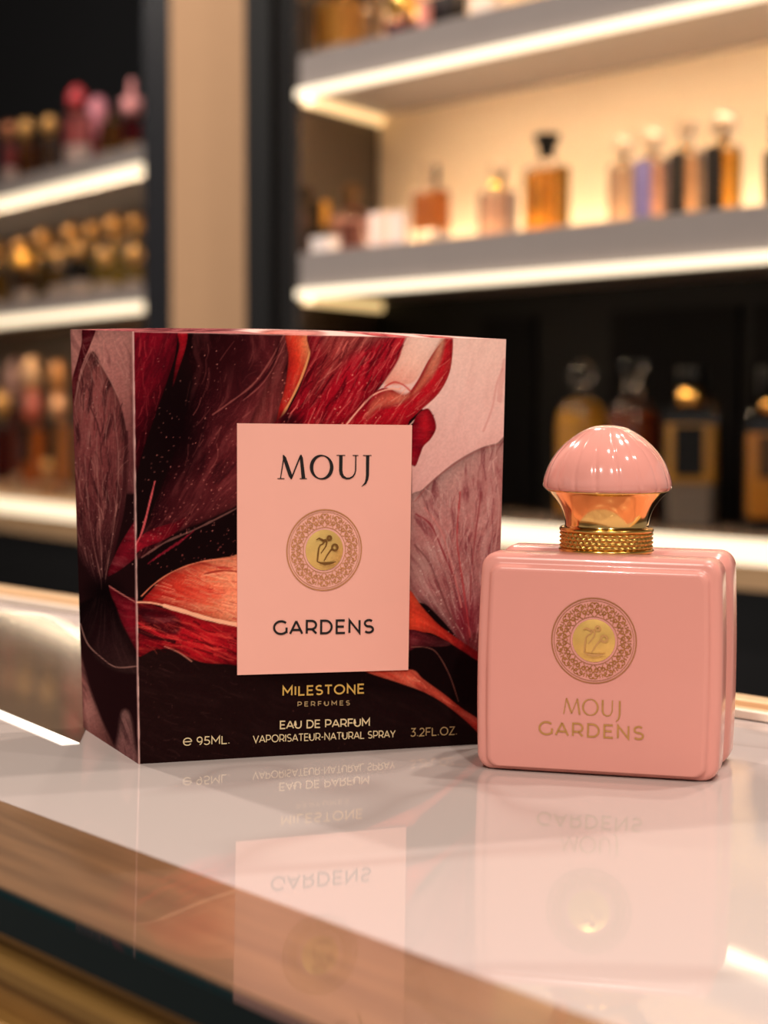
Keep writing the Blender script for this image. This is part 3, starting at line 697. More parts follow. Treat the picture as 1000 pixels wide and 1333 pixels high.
fpn = -bk                                    # outward normal of the front
def fpt(px, py, off=0.0): return BOXI @ (on_plane(px, py, bo, bk) + fpn*off)
def bpt3(px, py): return Vector(fpt(px, py))
M_panel = mat('panel_pink', (238, 174, 158), 0.42, vary=0.03, scale=30, spec=0.35)
a, b_, c, d = [fpt(*q) for q in ((308.3, 551), (536, 553.3), (308.6, 878.6), (531, 872))]
mb = MB(); t_ = fpn*0.0004
mb.add([a, b_, d, c, a+t_, b_+t_, d+t_, c+t_], [(0,1,2,3),(7,6,5,4),(4,5,1,0),(5,6,2,1),(6,7,3,2),(7,4,0,3)])
panel = mb.build('title_panel', M_panel, box)
M_ink = mat('black_ink', (16, 10, 10), 0.35)
M_foil = mat('gold_foil', (226, 184, 96), 0.32, 0.6, vary=0.12, scale=300)
M_cream = mat('cream_foil', (222, 200, 156), 0.4, 0.2, vary=0.1, scale=300)
M_dimfoil = mat('dull_gold_foil', (176, 148, 104), 0.4, 0.3, vary=0.1, scale=300)
def finish(mbx, name, m, parent): return mbx.build(name, m, parent)
# the title in roman capitals
A, B = bpt3(360.8, 623.2), bpt3(482.4, 623.2); wcap = 760/197.0
xf = placer(A, B, up, (bpt3(400, 592)-bpt3(400, 623.2)).length, fpn, 0.0006)
finish(serif_mesh(lambda x, y: xf(x/wcap, y)), 'title_lettering', M_ink, panel)
def fix_text(txt, p0, p1, h, wt=.13, sp=.16, off=.0006):
    A, B = bpt3(*p0), bpt3(*p1); hh = (bpt3(p0[0], p0[1]-h)-A).length
    return text_mesh(txt, placer(A, B, up, hh, fpn, off), wt, sp, (B-A).length/hh)
finish(fix_text('GARDENS', (355.2, 826.6), (485.5, 824.4), 19.4, .15, .24), 'title_lettering', M_ink, panel)
finish(fix_text('MILESTONE', (367.5, 906.3), (473.5, 902.8), 13.4, .16, .22, .0003), 'brand_lettering', M_foil, box)
finish(fix_text('PERFUMES', (387, 919.8), (455, 918), 6.6, .17, .50, .0003), 'brand_lettering', M_dimfoil, box)
finish(fix_text('EAU DE PARFUM', (364, 949.2), (481, 945.4), 11.2, .15, .14, .0003), 'product_lettering', M_cream, box)
finish(fix_text('VAPORISATEUR-NATURAL SPRAY', (329.3, 967.2), (514, 960), 10.2, .12, .14, .0003), 'product_lettering', M_cream, box)
finish(fix_text('3.2FL.OZ.', (534.2, 959), (594.5, 956.4), 11.2, .12, .16, .0003), 'volume_lettering', M_dimfoil, box)
finish(fix_text('e', (238, 970.8), (250, 970.2), 11.4, .13, .1, .0003), 'volume_lettering', M_cream, box)
finish(fix_text('95ML.', (255.5, 970.2), (298.5, 968.2), 11.4, .125, .14, .0003), 'volume_lettering', M_cream, box)

# ------------------------------------------------------------------ the emblem
def emblem(parent, cen, ex, ey, nrm, rad, m_ring, m_scroll, m_disc, m_mark, off):
    cen, ex, ey, nrm = Vector(cen), Vector(ex), Vector(ey), Vector(nrm)
    X = lambda o: (lambda x, y: tuple(cen + ex*(x*rad) + ey*(y*rad) + nrm*o))
    th = [2*math.pi*i/96 for i in range(97)]
    mb = MB()
    for r, wd in ((1.0, .030), (.945, .012), (.565, .014)):
        stroke(mb, [(r*math.cos(t), r*math.sin(t)) for t in th], wd, X(off))
    ring = mb.build('emblem', m_ring, parent)
    mb = MB(); N = 14
    def tr(k, pts, mir):
        a = 2*math.pi*(k+.5)/N; c, s = math.cos(a), math.sin(a); o = []
        for p in pts:
            x, y = p[0], (-p[1] if mir else p[1]); o.append((x*c-y*s, x*s+y*c))
        return o
    for k in range(N):
        for mir in (0, 1):
            sp1 = [(.70 + .052*(1-t*.72)*math.cos(4.6*t*1.6+2.6), .085 + .055*(1-t*.72)*math.sin(4.6*t*1.6+2.6)) for t in [i/16 for i in range(17)]]
            stroke(mb, tr(k, sp1, mir), .022, X(off))
            sp2 = [(.815 + .036*(1-t*.7)*math.cos(-7*t+3.4), .062 + .04*(1-t*.7)*math.sin(-7*t+3.4)) for t in [i/14 for i in range(15)]]
            stroke(mb, tr(k, sp2, mir), .020, X(off))
            stroke(mb, tr(k, [(.58, .02), (.63, .075), (.68, .03), (.76, .02), (.80, .045)], mir), .016, X(off))
            stroke(mb, tr(k, [(.86, .0), (.90, .04), (.885, .085), (.84, .10), (.81, .135), (.84, .165), (.875, .16)], mir), .018, X(off))
            stroke(mb, tr(k, [(.60, .14), (.655, .10), (.70, .15), (.755, .155)], mir), .016, X(off))
        for rr_, q, sz in ((.885, 0, .020), (.79, .155, .016), (.85, .11, .013), (.74, 0, .018)):
            for mir in ((0,) if q == 0 else (0, 1)):
                c0 = tr(k, [(rr_, q)], mir)[0]
                pts = [(c0[0]+sz*math.cos(t*math.pi/4), c0[1]+sz*math.sin(t*math.pi/4)) for t in range(8)]
                mb.add([X(off)(*q_) for q_ in pts], [tuple(range(8))])
    mb.build('scrollwork', m_scroll, ring)
    mb = MB(); n = 64; rings_ = []
    for q in range(9):
        r = .505*(1-q/8*.999); h = off*1.0 + rad*.07*(1-(r/.505)**2)
        rings_.append([X(h)(r*math.cos(2*math.pi*i/n), r*math.sin(2*math.pi*i/n)) for i in range(n)])
    mb.rings(rings_, False, True); mb.build('medallion', m_disc, ring)
    mb = MB(); o2 = off + rad*.076
    D = lambda x, y: ((x-483)/363.0, (582-y)/398.0)
    def cal(pts): stroke(mb, [D(a, b) for a, b, w_ in pts], [w_/363.0 for a, b, w_ in pts], X(o2))
    cal([(392,478,6),(420,462,14),(450,478,20),(470,500,14),(455,520,12),(432,530,10),(418,560,12),(412,620,14),(406,690,10)])
    cal([(452,482,8),(480,480,18),(496,500,16),(488,540,12),(462,580,10),(440,610,8)])
    cal([(545,572,18),(525,596,14),(505,625,12),(486,660,10),(470,690,6)])
    cal([(400,692,4),(440,708,16),(480,716,26),(530,712,22),(565,704,12),(588,696,4)])
    for cx, cy, ro in ((520, 462, 18), (575, 556, 27)):
        cal([(cx+ro*math.cos(t), cy-1.1*ro*math.sin(t), 18) for t in [2*math.pi*i/16 for i in range(17)]])
    mb.build('calligraphy', m_mark, ring)
    return ring
M_disc = mat('medallion_gold', (236, 192, 112), 0.34, 0.5, vary=0.25, scale=160)
M_ringb = mat('rose_gold_line', (204, 142, 92), 0.35, 0.5, vary=0.1, scale=300)
M_scroll = mat('rose_gold_scroll', (208, 146, 92), 0.4, 0.4, vary=0.2, scale=300)
M_markd = mat('bronze_mark', (122, 82, 34), 0.4, 0.4)
ec = bpt3(421.5, 715.8); erad = 0.5*(bpt3(421.5, 663.5)-bpt3(421.5, 768.2)).length
emblem(panel, ec, fr*0.985, up, fpn, erad, M_ringb, M_scroll, M_disc, M_markd, 0.0006)

# ------------------------------------------------------------------ pink perfume bottle
TX, TY, TYAW, TW, TD, TH = 0.02794, 0.68607, R(-14.95), 0.0733, 0.0467, 0.0655
bt = thing('perfume_bottle', 'pink lacquered rectangular perfume bottle with ribbed dome cap beside the floral carton', 'perfume bottle',
           Matrix.Translation((TX, TY, TOP)) @ Matrix.Rotation(TYAW, 4, 'Z'))
BTM = bt.matrix_world.copy() if False else Matrix.Translation((TX, TY, TOP)) @ Matrix.Rotation(TYAW, 4, 'Z'); BTI = BTM.inverted()
M_pink = mat('pink_lacquer', (216, 146, 134), 0.27, coat=0.3, vary=0.02, scale=20)
def outline(t, inset, n=10):
    hw = TW/2-inset; z0, z1 = 0.0+inset*.35, TH-inset; r = max(0.0012, 0.0046-inset*.4)
    pts = []
    for cx, cz, a0 in ((hw-r, z0+r, -90), (hw-r, z1-r, 0), (-hw+r, z1-r, 90), (-hw+r, z0+r, 180)):
        for i in range(n+1):
            a = R(a0+90*i/n); pts.append((cx+r*math.cos(a), cz+r*math.sin(a)))
        if a0 in (0, 180) or True:
            pass
    # subdivide the long sides so they can bow
    out = []
    N = len(pts)
    for i in range(N):
        p, q = pts[i], pts[(i+1) % N]; out.append(p)
        if abs(p[1]-q[1]) > 0.02:
            for j in range(1, 14): out.append((p[0]+(q[0]-p[0])*j/14, p[1]+(q[1]-p[1])*j/14))
    res_ = []
    for x, z in out:
        v = (z/TH-.42)/.58 if z/TH > .42 else (z/TH-.42)/.42
        bow = 1-(0.030 if v > 0 else 0.018)*v*v
        res_.append((TW/2+x*bow*1.006, t, z))
    return res_
prof = [(0.0, .0052), (.0001, .0046), (.0004, .0040), (.0009, .0036), (.0014, .0034), (.0017, .0028), (.0018, .0022), (.0021, .0012), (.0028, .0005), (.0038, .0001), (.0050, .0), (.0120, .0), (.0150, .0002), (.0163, .0007), (.0170, .0017),
        (.0180, .0021), (.0270, .0022), (.0285, .0019), (.0296, .0009), (.0310, .0002), (.0330, .0), (.0400, .0), (.0430, .0004), (.0452, .0016), (.0463, .003), (.0467, .0046)]
mb = MB()
mb.rings([list(reversed(outline(t, i))) for t, i in prof], True, True)
body = mb.build('glass_body', M_pink, bt)
# cap
cx, cy = TW/2-.0016, TD*.5
M_gold = mat('polished_gold', (236, 190, 116), 0.12, 1.0, vary=0.05, scale=40)
M_dome = mat('dome_pink', (218, 148, 136), 0.12, coat=0.8, vary=0.02, scale=20)
zt = TH-.0005
mb = MB(); n = 176
def crown(r, z, amp):
    return [((r*(1+amp))*math.cos(2*math.pi*i/n)+cx, (r*(1+amp))*math.sin(2*math.pi*i/n)+cy, z) for i in range(n)]
rings_ = []
mb.lathe([(.0130, zt), (.0143, zt+.0001), (.0145, zt+.0008), (.0141, zt+.0013), (.0134, zt+.0013)], 64, (cx, cy), True, False)
nc = 352
for q in range(25):
    z = zt+.0013+.0050*q/24
    ring_ = []
    for i in range(nc):
        a = i/nc*40; b = q/24*4
        ra = abs(((a+.5*(math.floor(b) % 2)) % 1)-.5)*2; rb_ = abs((b % 1)-.5)*2
        amp = .00075*max(0, 1-max(ra, rb_)**1.5*1.1) + .0002*math.sin(i*2.399)*math.sin(q*1.7)
        r = .0135+amp
        ring_.append((cx+r*math.cos(2*math.pi*i/nc), cy+r*math.sin(2*math.pi*i/nc), z))
    rings_.append(ring_)
mb.rings(rings_, False, False)
mb.lathe([(.0134, zt+.0063), (.0142, zt+.0064), (.0144, zt+.0070), (.0140, zt+.0076), (.0130, zt+.0077)], 64, (cx, cy), False, True)
collar = mb.build('collar', mat('chased_gold', (226, 180, 96), 0.2, 1.0, vary=0.25, scale=500), bt)
mb = MB()
fl = [(.0128, zt+.0077)]
for q in range(15):
    t = q/14; fl.append((.0127+(.0182-.0127)*(t**2.1), zt+.0077+.0108*t))
fl += [(.0186, zt+.0187), (.0186, zt+.0191), (.0172, zt+.0192)]
mb.lathe(fl, 96, (cx, cy)); mb.build('neck_flare', M_gold, bt)
dome = [(0, 79), (1.5, 81.5), (5, 83.2), (12, 82.6), (18, 81), (28, 77.5), (38, 72.5), (48, 65.5), (58, 56.5), (66, 47), (72, 38.5), (76.5, 30.5), (79.5, 24.5), (81.3, 18.5), (82.4, 11.5), (82.9, 5.5), (83, .3)]
U = .000236; n = 216; rings_ = []
zs = [d_[0] for d_ in dome]; rs = [d_[1] for d_ in dome]
for q in range(len(dome)):
    ring_ = []
    for i in range(n):
        a = 2*math.pi*i/n; tw = a + .10*(zs[q]/83)
        ph = (tw*18/(2*math.pi)) % 1.0
        g = math.exp(-((ph-.5)/.06)**2); lobe = .012*math.cos(2*math.pi*ph)*-1
        r = rs[q]*U*(1-.020*g*min(1, rs[q]/30)+.002*math.cos(math.pi*(ph-.0)*2))
        ring_.append((cx+r*math.cos(a), cy+r*math.sin(a), zt+.0190+zs[q]*U))
    rings_.append(ring_)
mb = MB(); mb.rings(rings_, True, True); mb.build('dome_cap', M_dome, bt)
# front decoration
fo = BTM @ Vector((0, 0, 0)); tb = BTM.to_3x3() @ Vector((0, 1, 0))
def tpt(px, py): return BTI @ on_plane(px, py, fo, tb)
M_gline = mat('foil_line', (190, 128, 84), 0.3, 0.6, vary=0.1, scale=300)
M_gl2 = mat('foil_letters', (214, 160, 96), 0.28, 0.75, vary=0.15, scale=400)
nb = Vector((0, -1, 0)); xb = Vector((1, 0, 0))
c0 = tpt(773.3, 834); rad = .5*(tpt(773.3, 779)-tpt(773.3, 889.5)).length
emblem(body, c0, xb, up, nb, rad, M_gline, mat('foil_scroll', (190, 128, 66), 0.3, 0.6, vary=0.3, scale=500), mat('medallion_gold', (234, 186, 104), 0.32, 0.55, vary=0.25, scale=200), mat('foil_mark', (214, 160, 100), 0.3, 0.5), 0.00018)
def btxt(txt, p0, p1, h, wt, sp):
    A, B = tpt(*p0), tpt(*p1); hh = (tpt(p0[0], p0[1]-h)-A).length
    return text_mesh(txt, placer(A, B, up, hh, nb, .00018), wt, sp, (B-A).length/hh)
finish(btxt('GARDENS', (701.5, 956.5), (838, 963.8), 18.5, .135, .26), 'lettering', M_gl2, body)
# thin engraved roman on the bottle
def thin_title():
    A, B = tpt(734, 929.0), tpt(808, 933.0); hh = (tpt(734, 908.5)-A).length
    xf = placer(A, B, up, hh, nb, .00018); mb = MB()
    s_ = lambda pts: stroke(mb, [(p[0], p[1]) for p in pts], [p[2]*.95 for p in pts], lambda x, y: xf(x/3.54, y))
    s_([(.0,0,.06),(.16,1,.06)]); s_([(.16,1,.10),(.50,.06,.11)]); s_([(.50,.06,.06),(.84,1,.06)]); s_([(.84,1,.10),(1.0,0,.12)])
    s_([(1.66+.46*math.cos(t), .5+.5*math.sin(t), .06+.06*abs(math.cos(t))) for t in [2*math.pi*i/32 for i in range(33)]])
    s_([(2.42,1,.12),(2.42,.34,.12),(2.50,.10,.10),(2.70,.0,.08),(2.92,.08,.07),(3.02,.34,.07),(3.02,1,.07)])
    s_([(3.48,1,.12),(3.48,.10,.12),(3.42,-.16,.10),(3.26,-.32,.05)])
    return mb
finish(thin_title(), 'lettering', M_gl2, body)

# ------------------------------------------------------------------ shelf bottles
def glass(name, c, rough=.02): return mat(name, c, rough, trans=1.0, ior=1.42, vary=0.03)
M_clear = glass('clear_glass', (250, 244, 238))
LIQ = {}
def liquid_bright(c):
    k = c + (1,)
    if k not in LIQ: LIQ[k] = mat('liquid', c, 0.08, trans=.3, ior=1.33, vary=0.1, scale=30)
    return LIQ[k]
def liquid(c):
    if len(c) == 4: return liquid_bright(c[:3])
    if c not in LIQ: LIQ[c] = mat('liquid', tuple(255*(v/255)**.75 for v in c), 0.05, trans=.85, ior=1.33, vary=0.1, scale=30)
    return LIQ[c]
SOL = {}
def solid(c, rough=.3, metal=0.0):
    k = (c, rough, metal)
    if k not in SOL: SOL[k] = mat('finish', c, rough, metal, vary=0.05, spec=.2 if rough > .4 else .5)
    return SOL[k]
GOLDC = ((222, 176, 96), .2, 1.0); BLK = ((7, 6, 6), .45, 0.0); CLR = 'clear'
def rrect(w_, d_, r, z, k=6):
    p = []
    for sx, sy, a0 in ((1, -1, -90), (1, 1, 0), (-1, 1, 90), (-1, -1, 180)):
        for i in range(k+1):
            a = R(a0+90*i/k); p.append((sx*(w_/2-r)+r*math.cos(a), sy*(d_/2-r)+r*math.sin(a), z))
    return p
def ell(w_, d_, z, n=32): return [(w_/2*math.cos(2*math.pi*i/n), d_/2*math.sin(2*math.pi*i/n), z) for i in range(n)]
def shape(kind, w_, d_, z):
    return ell(w_, d_, z) if kind == 'round' else rrect(w_, d_, min(w_, d_)*.12, z)
def mk(m): return M_clear if m == CLR else solid(*m)
def shelf_bottle(unit, label, group, px, base, px_w, px_h, kind='rect', t=.07, asp=.6, liq=None, body=None, fill=.92, foot=.12,
                 shoulder=.06, neck=None, cap=None, tag_=None, rot=0.0, ft=None, cat='perfume bottle', name='perfume_bottle', z=None):
    """px,base: foot on the photo; px_w, px_h: body size there; neck=(w,h,mat); cap=(kind,w,h,mat)"""
    s_ = unit.s_at(px, t); P = unit.P(s_, t, 0); k = P.y/F
    zz = z if z is not None else (532-base)*k
    P.z = zz + .0004
    M = RB @ Matrix.Translation(P) @ unit.frame().to_3x3().to_4x4() @ Matrix.Rotation(rot, 4, 'Z')
    root = thing(name, label, cat, M, group)
    xd = unit.s*math.cos(rot)+unit.n*math.sin(rot); yd = unit.n*math.cos(rot)-unit.s*math.sin(rot); ca, cb = abs(xd.x), abs(yd.x)
    W = px_w*k/((ca+cb*asp) if kind == 'rect' else 1.0); D = W*asp if kind == 'rect' else W
    H = px_h*k
    sh = shoulder*H; nw = (neck[0] if neck else px_w*.3)*k
    rings_ = [shape(kind, W*.94, D*.94, 0), shape(kind, W, D, H*.02), shape(kind, W, D, H-sh)]
    if kind == 'round':
        for q in range(1, 7):
            a = q/6*math.pi/2; rings_.append(ell(nw+(W-nw)*math.cos(a), nw+(D-nw)*math.cos(a), H-sh+sh*math.sin(a)))
    else:
        rings_ += [shape(kind, W*.97, D*.97, H-sh*.4), shape(kind, W*.8, D*.8, H)]
    mb = MB(); mb.rings(rings_, True, True, smooth=kind == 'round')
    bo_ = mb.build('glass_body', mk(body) if body else M_clear, root)
    if liq:
        l0, l1 = H*foot, H*fill*(1-.0)
        l1 = min(l1, H-sh*.5)
        ins = .90
        rl = [shape(kind, W*ins*.96, D*ins*.94, l0), shape(kind, W*ins, D*ins, l0+H*.02), shape(kind, W*ins, D*ins, min(l1, H-sh))]
        if kind == 'round' and l1 > H-sh:
            a = math.asin(min(1, (l1-(H-sh))/sh)); rl.append(ell((nw+(W-nw)*math.cos(a))*ins, (nw+(D-nw)*math.cos(a))*ins, l1))
        mb = MB(); mb.rings(rl, True, True, smooth=kind == 'round'); mb.build('liquid', liquid(liq), root)
    if ft:
        rl = [shape(kind, W*.84, D*.84, H*.02), shape(kind, W*.86, D*.86, H*foot-.0008)]
        mb = MB(); mb.rings(rl, True, True, smooth=kind == 'round'); mb.build('lit_foot_insert', solid(ft, .25), root)  # pale solid block stands in for light caught in the clear foot
    zc = H
    if neck:
        nh = neck[1]*k; mb = MB()
        mb.lathe([(nw/2, zc-.0005), (nw/2, zc+nh*.25), (nw*.56, zc+nh*.3), (nw*.56, zc+nh*.55), (nw/2, zc+nh*.6), (nw/2, zc+nh)], 28)
        mb.build('neck', mk(neck[2]), root); zc += nh
    if cap:
        ck, cw, ch, cm = cap; cw *= k; ch *= k; mb = MB()
        if ck == 'ball':
            mb.lathe([(cw*.2, zc-.0004), (cw*.2, zc+ch*.08)]+[(max(1e-5, cw/2*math.sin(math.pi*q/14)), zc+ch*.04+ch*.48-ch*.48*math.cos(math.pi*q/14)) for q in range(2, 15)], 28)
        elif ck == 'cyl':
            mb.lathe([(cw*.48, zc), (cw/2, zc+ch*.04), (cw/2, zc+ch*.94), (cw*.46, zc+ch)], 32)
        elif ck == 'flare':
            mb.lathe([(cw*.30, zc), (cw*.31, zc+ch*.35), (cw*.40, zc+ch*.6), (cw*.5, zc+ch*.78), (cw*.5, zc+ch*.93), (cw*.44, zc+ch)], 32)
        elif ck == 'cube':
            mb.rings([rrect(cw, cw*.7, cw*.08, zc), rrect(cw, cw*.7, cw*.08, zc+ch)], True, True, smooth=False)
        elif ck == 'dome':
            mb.lathe([(cw*.5, zc), (cw*.5, zc+ch*.3)]+[(max(1e-5, cw*.5*math.cos(R(a))), zc+ch*.3+ch*.7*math.sin(R(a))) for a in range(10, 91, 10)], 32)
        elif ck == 'pin':
            mb.lathe([(cw*.5, zc), (cw*.5, zc+ch*.45), (cw*.14, zc+ch*.5), (cw*.14, zc+ch*.95), (cw*.05, zc+ch)], 24)
        mb.build('stopper', mk(cm), root)
    if tag_:
        f0, f1, wf, tc_ = tag_; y_ = -D/2-.0006
        mb = MB()
        if kind == 'rect':
            mb.box(-W*wf/2, W*wf/2, y_-.0006, y_+.0004, H*f0, H*f1)
        else:                                            # wraps the side that faces the room
            av = math.atan2(-P.y, -P.x)-math.atan2(unit.s.y, unit.s.x)-rot
            rr_ = []
            for i in range(13):
                a = av-wf*1.2+2*wf*1.2*i/12
                rr_.append(a)
            r0, r1 = W/2+.0003, W/2+.0009
            vs = [(r*math.cos(a), r*math.sin(a), zq) for zq in (H*f0, H*f1) for r in (r0, r1) for a in rr_]
            n = 13; fs = []
            for i in range(n-1):
                fs += [(n+i, n+i+1, 3*n+i+1, 3*n+i), (i, i+1, 2*n+i+1, 2*n+i), (i, i+1, n+i+1, n+i), (2*n+i, 2*n+i+1, 3*n+i+1, 3*n+i)]
            fs += [(0, n, 3*n, 2*n), (n-1, 2*n-1, 4*n-1, 3*n-1)]
            mb.add(vs, fs)
        mb.build('label', solid(tc_, .7), root)
    return root
def carton_on_shelf(unit, label, group, px, px_w, px_h, col, t=.08, z=0.0, asp=.5, lid_c=None, name='small_box'):
    s_ = unit.s_at(px, t); P = unit.P(s_, t, z + .0004); k = P.y/F
    root = thing(name, label, 'box', RB @ Matrix.Translation(P) @ unit.frame().to_3x3().to_4x4(), group)
    W = px_w*k/(abs(unit.s.x)+abs(unit.n.x)*asp); D = W*asp; H = px_h*k
    mb = MB(); mb.rings([rrect(W, D, W*.03, 0), rrect(W, D, W*.03, H*.72)], True, True, smooth=False); mb.build('base', solid(col, .5), root)
    mb = MB(); mb.rings([rrect(W*1.02, D*1.02, W*.03, H*.72), rrect(W*1.02, D*1.02, W*.03, H)], True, True, smooth=False); mb.build('lid', solid(lid_c or col, .5), root)
    return root

AMB, ORG, PNK, DKR = (226, 138, 30), (252, 132, 44), (236, 176, 160), (92, 14, 18)
G2 = 'bottles on the middle right shelf'
# ---- middle right shelf (local shelf top Z2T)
z2 = Z2T
sb = shelf_bottle
sb(UR, 'small gold capped bottle beside the black post on the middle right shelf', G2, 419, 0, 22, 34, t=.05, liq=(60, 64, 40), neck=(12, 4, GOLDC), cap=('cube', 20, 32, GOLDC), z=z2)
sb(UR, 'pink arch shouldered bottle with brown front label and dark stopper', G2, 458, 0, 50, 62, kind='round', t=.085, liq=(255, 186, 174, 1), foot=.04, fill=.8, shoulder=.34, neck=(17, 8, ((120, 80, 44), .3, .5)), cap=('ball', 22, 24, ((96, 66, 30), .3, .6)), tag_=(.18, .66, .42, (110, 66, 56)), z=z2)
carton_on_shelf(UR, 'low white box in front of the pink arch shouldered bottle', 'white boxes on the shelf', 424, 40, 20, (240, 226, 220), t=.02, z=z2)
carton_on_shelf(UR, 'white gift box right beside the pink arch shouldered bottle', 'white boxes on the shelf', 494, 28, 52, (238, 216, 210), t=.08, z=z2)
carton_on_shelf(UR, 'white gift box left of the square orange bottle', 'white boxes on the shelf', 519, 26, 48, (240, 222, 216), t=.06, z=z2)
sb(UR, 'square orange bottle on a thick clear base with clear stopper', G2, 561, 0, 50, 74, t=.08, liq=(252, 142, 48, 1), foot=.28, fill=.97, neck=(16, 8, CLR), cap=('cyl', 20, 26, CLR), z=z2)
sb(UR, 'pale blush bottle with gold collar between the orange and the amber bottle', G2, 647, 0, 52, 62, t=.07, liq=(240, 200, 186), fill=.96, foot=.1, neck=(20, 14, GOLDC), cap=('cyl', 22, 22, CLR), z=z2)
sb(UR, 'large square amber bottle with flared black stopper', G2, 711, 0, 60, 88, t=.07, liq=(246, 158, 28), foot=.07, fill=.97, neck=(20, 10, CLR), cap=('flare', 34, 32, BLK), tag_=(.35, .68, .5, (150, 92, 26)), z=z2)
sb(UR, 'slim colourless bottle, leftmost of the four in a row by the right edge', G2, 809, 0, 40, 84, asp=.95, t=.09, liq=(244, 210, 184), neck=(14, 6, GOLDC), cap=('ball', 26, 30, CLR), z=z2)
sb(UR, 'slim bottle with lavender front face and rosy side', G2, 848, 0, 44, 86, asp=.95, t=.08, liq=(240, 180, 160), neck=(14, 6, GOLDC), cap=('ball', 27, 32, CLR), tag_=(.04, .96, .96, (120, 108, 150)), z=z2)
sb(UR, 'slim bottle with black front strip and pink gold side', G2, 892, 0, 46, 90, asp=.95, t=.07, liq=(246, 190, 146), neck=(16, 7, GOLDC), cap=('flare', 28, 32, CLR), tag_=(.04, .96, .9, (40, 34, 26)), z=z2)
sb(UR, 'amber bottle with black front face under a glowing clear stopper', G2, 940, 0, 48, 92, asp=.95, t=.07, liq=(255, 170, 30), neck=(16, 7, GOLDC), cap=('ball', 34, 36, CLR), tag_=(.03, .97, .96, (30, 22, 16)), z=z2)
sb(UR, 'black bottle with black cap cut off by the right edge of the photo', G2, 1020, 0, 56, 78, t=.07, body=BLK, neck=(24, 5, BLK), cap=('cyl', 40, 42, BLK), z=z2)
# ---- top right shelf
G1 = 'items on the top right shelf'; z1 = Z1T
sb(UR, 'wide amber bottle at the left end of the top shelf', G1, 442, 0, 66, 74, t=.05, liq=(252, 180, 84, 1), foot=.2, ft=(236, 206, 176), neck=(24, 8, GOLDC), cap=('cyl', 34, 30, GOLDC), z=z1)
sb(UR, 'clear bottle at the right shoulder of the wide amber bottle', G1, 486, 0, 24, 62, t=.08, liq=(244, 214, 180), neck=(10, 6, GOLDC), cap=('cyl', 16, 22, CLR), z=z1)
sb(UR, 'dark red bottle with gold shoulder on the top shelf', G1, 523, 0, 46, 36, t=.07, liq=(84, 12, 16), foot=.03, neck=(34, 6, GOLDC), cap=('dome', 42, 34, GOLDC), z=z1)
carton_on_shelf(UR, 'narrow pink box between the dark red bottle and the black box', G1, 552, 18, 44, (226, 150, 140), t=.05, z=z1)
carton_on_shelf(UR, 'black box on the top shelf right of the narrow pink box', G1, 582, 50, 52, (24, 22, 24), t=.07, z=z1, lid_c=(60, 58, 60))
carton_on_shelf(UR, 'white box on the top shelf right of the black box', G1, 634, 46, 52, (236, 218, 204), t=.07, z=z1)
carton_on_shelf(UR, 'cream box at the right end of the top shelf items', G1, 690, 40, 52, (232, 200, 160), t=.09, z=z1)
# ---- lower right shelf
G3 = 'decanters on the lower right shelf'; z3 = Z3T
sb(UR, 'gold decanter with round clear stopper behind the left of the pink dome cap', G3, 757, 0, 66, 156, kind='round', t=.10, liq=(236, 168, 60, 1), fill=.90, foot=.06, shoulder=.22, neck=(24, 14, CLR), cap=('ball', 34, 36, CLR), tag_=(.3, .6, .35, (120, 88, 44)), z=z3)
sb(UR, 'dark brown decanter with faceted clear stopper behind the pink dome cap', G3, 824, 0, 68, 160, kind='round', t=.10, liq=(124, 58, 34, 1), fill=.92, foot=.06, shoulder=.22, neck=(26, 14, CLR), cap=('flare', 34, 36, CLR), z=z3)
sb(UR, 'clear square decanter with black label, gold neck and black stopper', G3, 900, 0, 74, 160, t=.09, rot=R(40), asp=.55, liq=(240, 178, 80, 1), foot=.36, ft=(140, 126, 112), fill=.84, shoulder=.10, neck=(36, 22, GOLDC), cap=('cyl', 38, 26, BLK), tag_=(.42, .82, .56, (10, 9, 9)), z=z3)
sb(UR, 'amber decanter with black stopper cut off by the right edge', G3, 1008, 0, 78, 158, t=.09, rot=R(40), asp=.55, liq=(236, 158, 66, 1), foot=.12, fill=.82, shoulder=.10, neck=(36, 18, GOLDC), cap=('cyl', 44, 40, BLK), tag_=(.45, .8, .5, (60, 40, 20)), z=z3)

# ---- left unit
H1, H2, H3 = 'bottles on the upper left shelf', 'ball capped bottles on the middle left shelf', 'bottles on the lower left shelf'
y1, y2, y3 = .446, .206, -.168
TAN = ((230, 172, 100), .3, .45)
sb(UL, 'rosy bottle with copper cap at the left edge of the upper left shelf', H1, 15, 0, 24, 58, t=.05, liq=(176, 84, 84, 1), foot=.40, ft=(240, 208, 196), neck=(10, 4, GOLDC), cap=('ball', 18, 22, ((206, 130, 90), .3, .6)), z=y1)
sb(UL, 'dark amber bottle with gold ball cap, left of its twin beside the pink bottle', H1, 37, 0, 28, 52, t=.06, liq=(112, 60, 18, 1), foot=.22, ft=(206, 150, 96), neck=(14, 6, GOLDC), cap=('ball', 22, 26, TAN), z=y1)
sb(UL, 'dark amber bottle with gold ball cap standing directly left of the pink bottle', H1, 67, 0, 30, 50, t=.06, liq=(92, 54, 20, 1), foot=.22, ft=(206, 160, 120), neck=(14, 6, GOLDC), cap=('ball', 22, 24, TAN), z=y1)
sb(UL, 'tall salmon pink bottle with white foot and red cap', H1, 103, 0, 42, 72, t=.05, liq=(236, 120, 116, 1), foot=.42, ft=(252, 220, 208), neck=(14, 7, ((210, 130, 90), .3, .5)), cap=('dome', 26, 28, ((190, 60, 66), .3, 0.0)), z=y1)
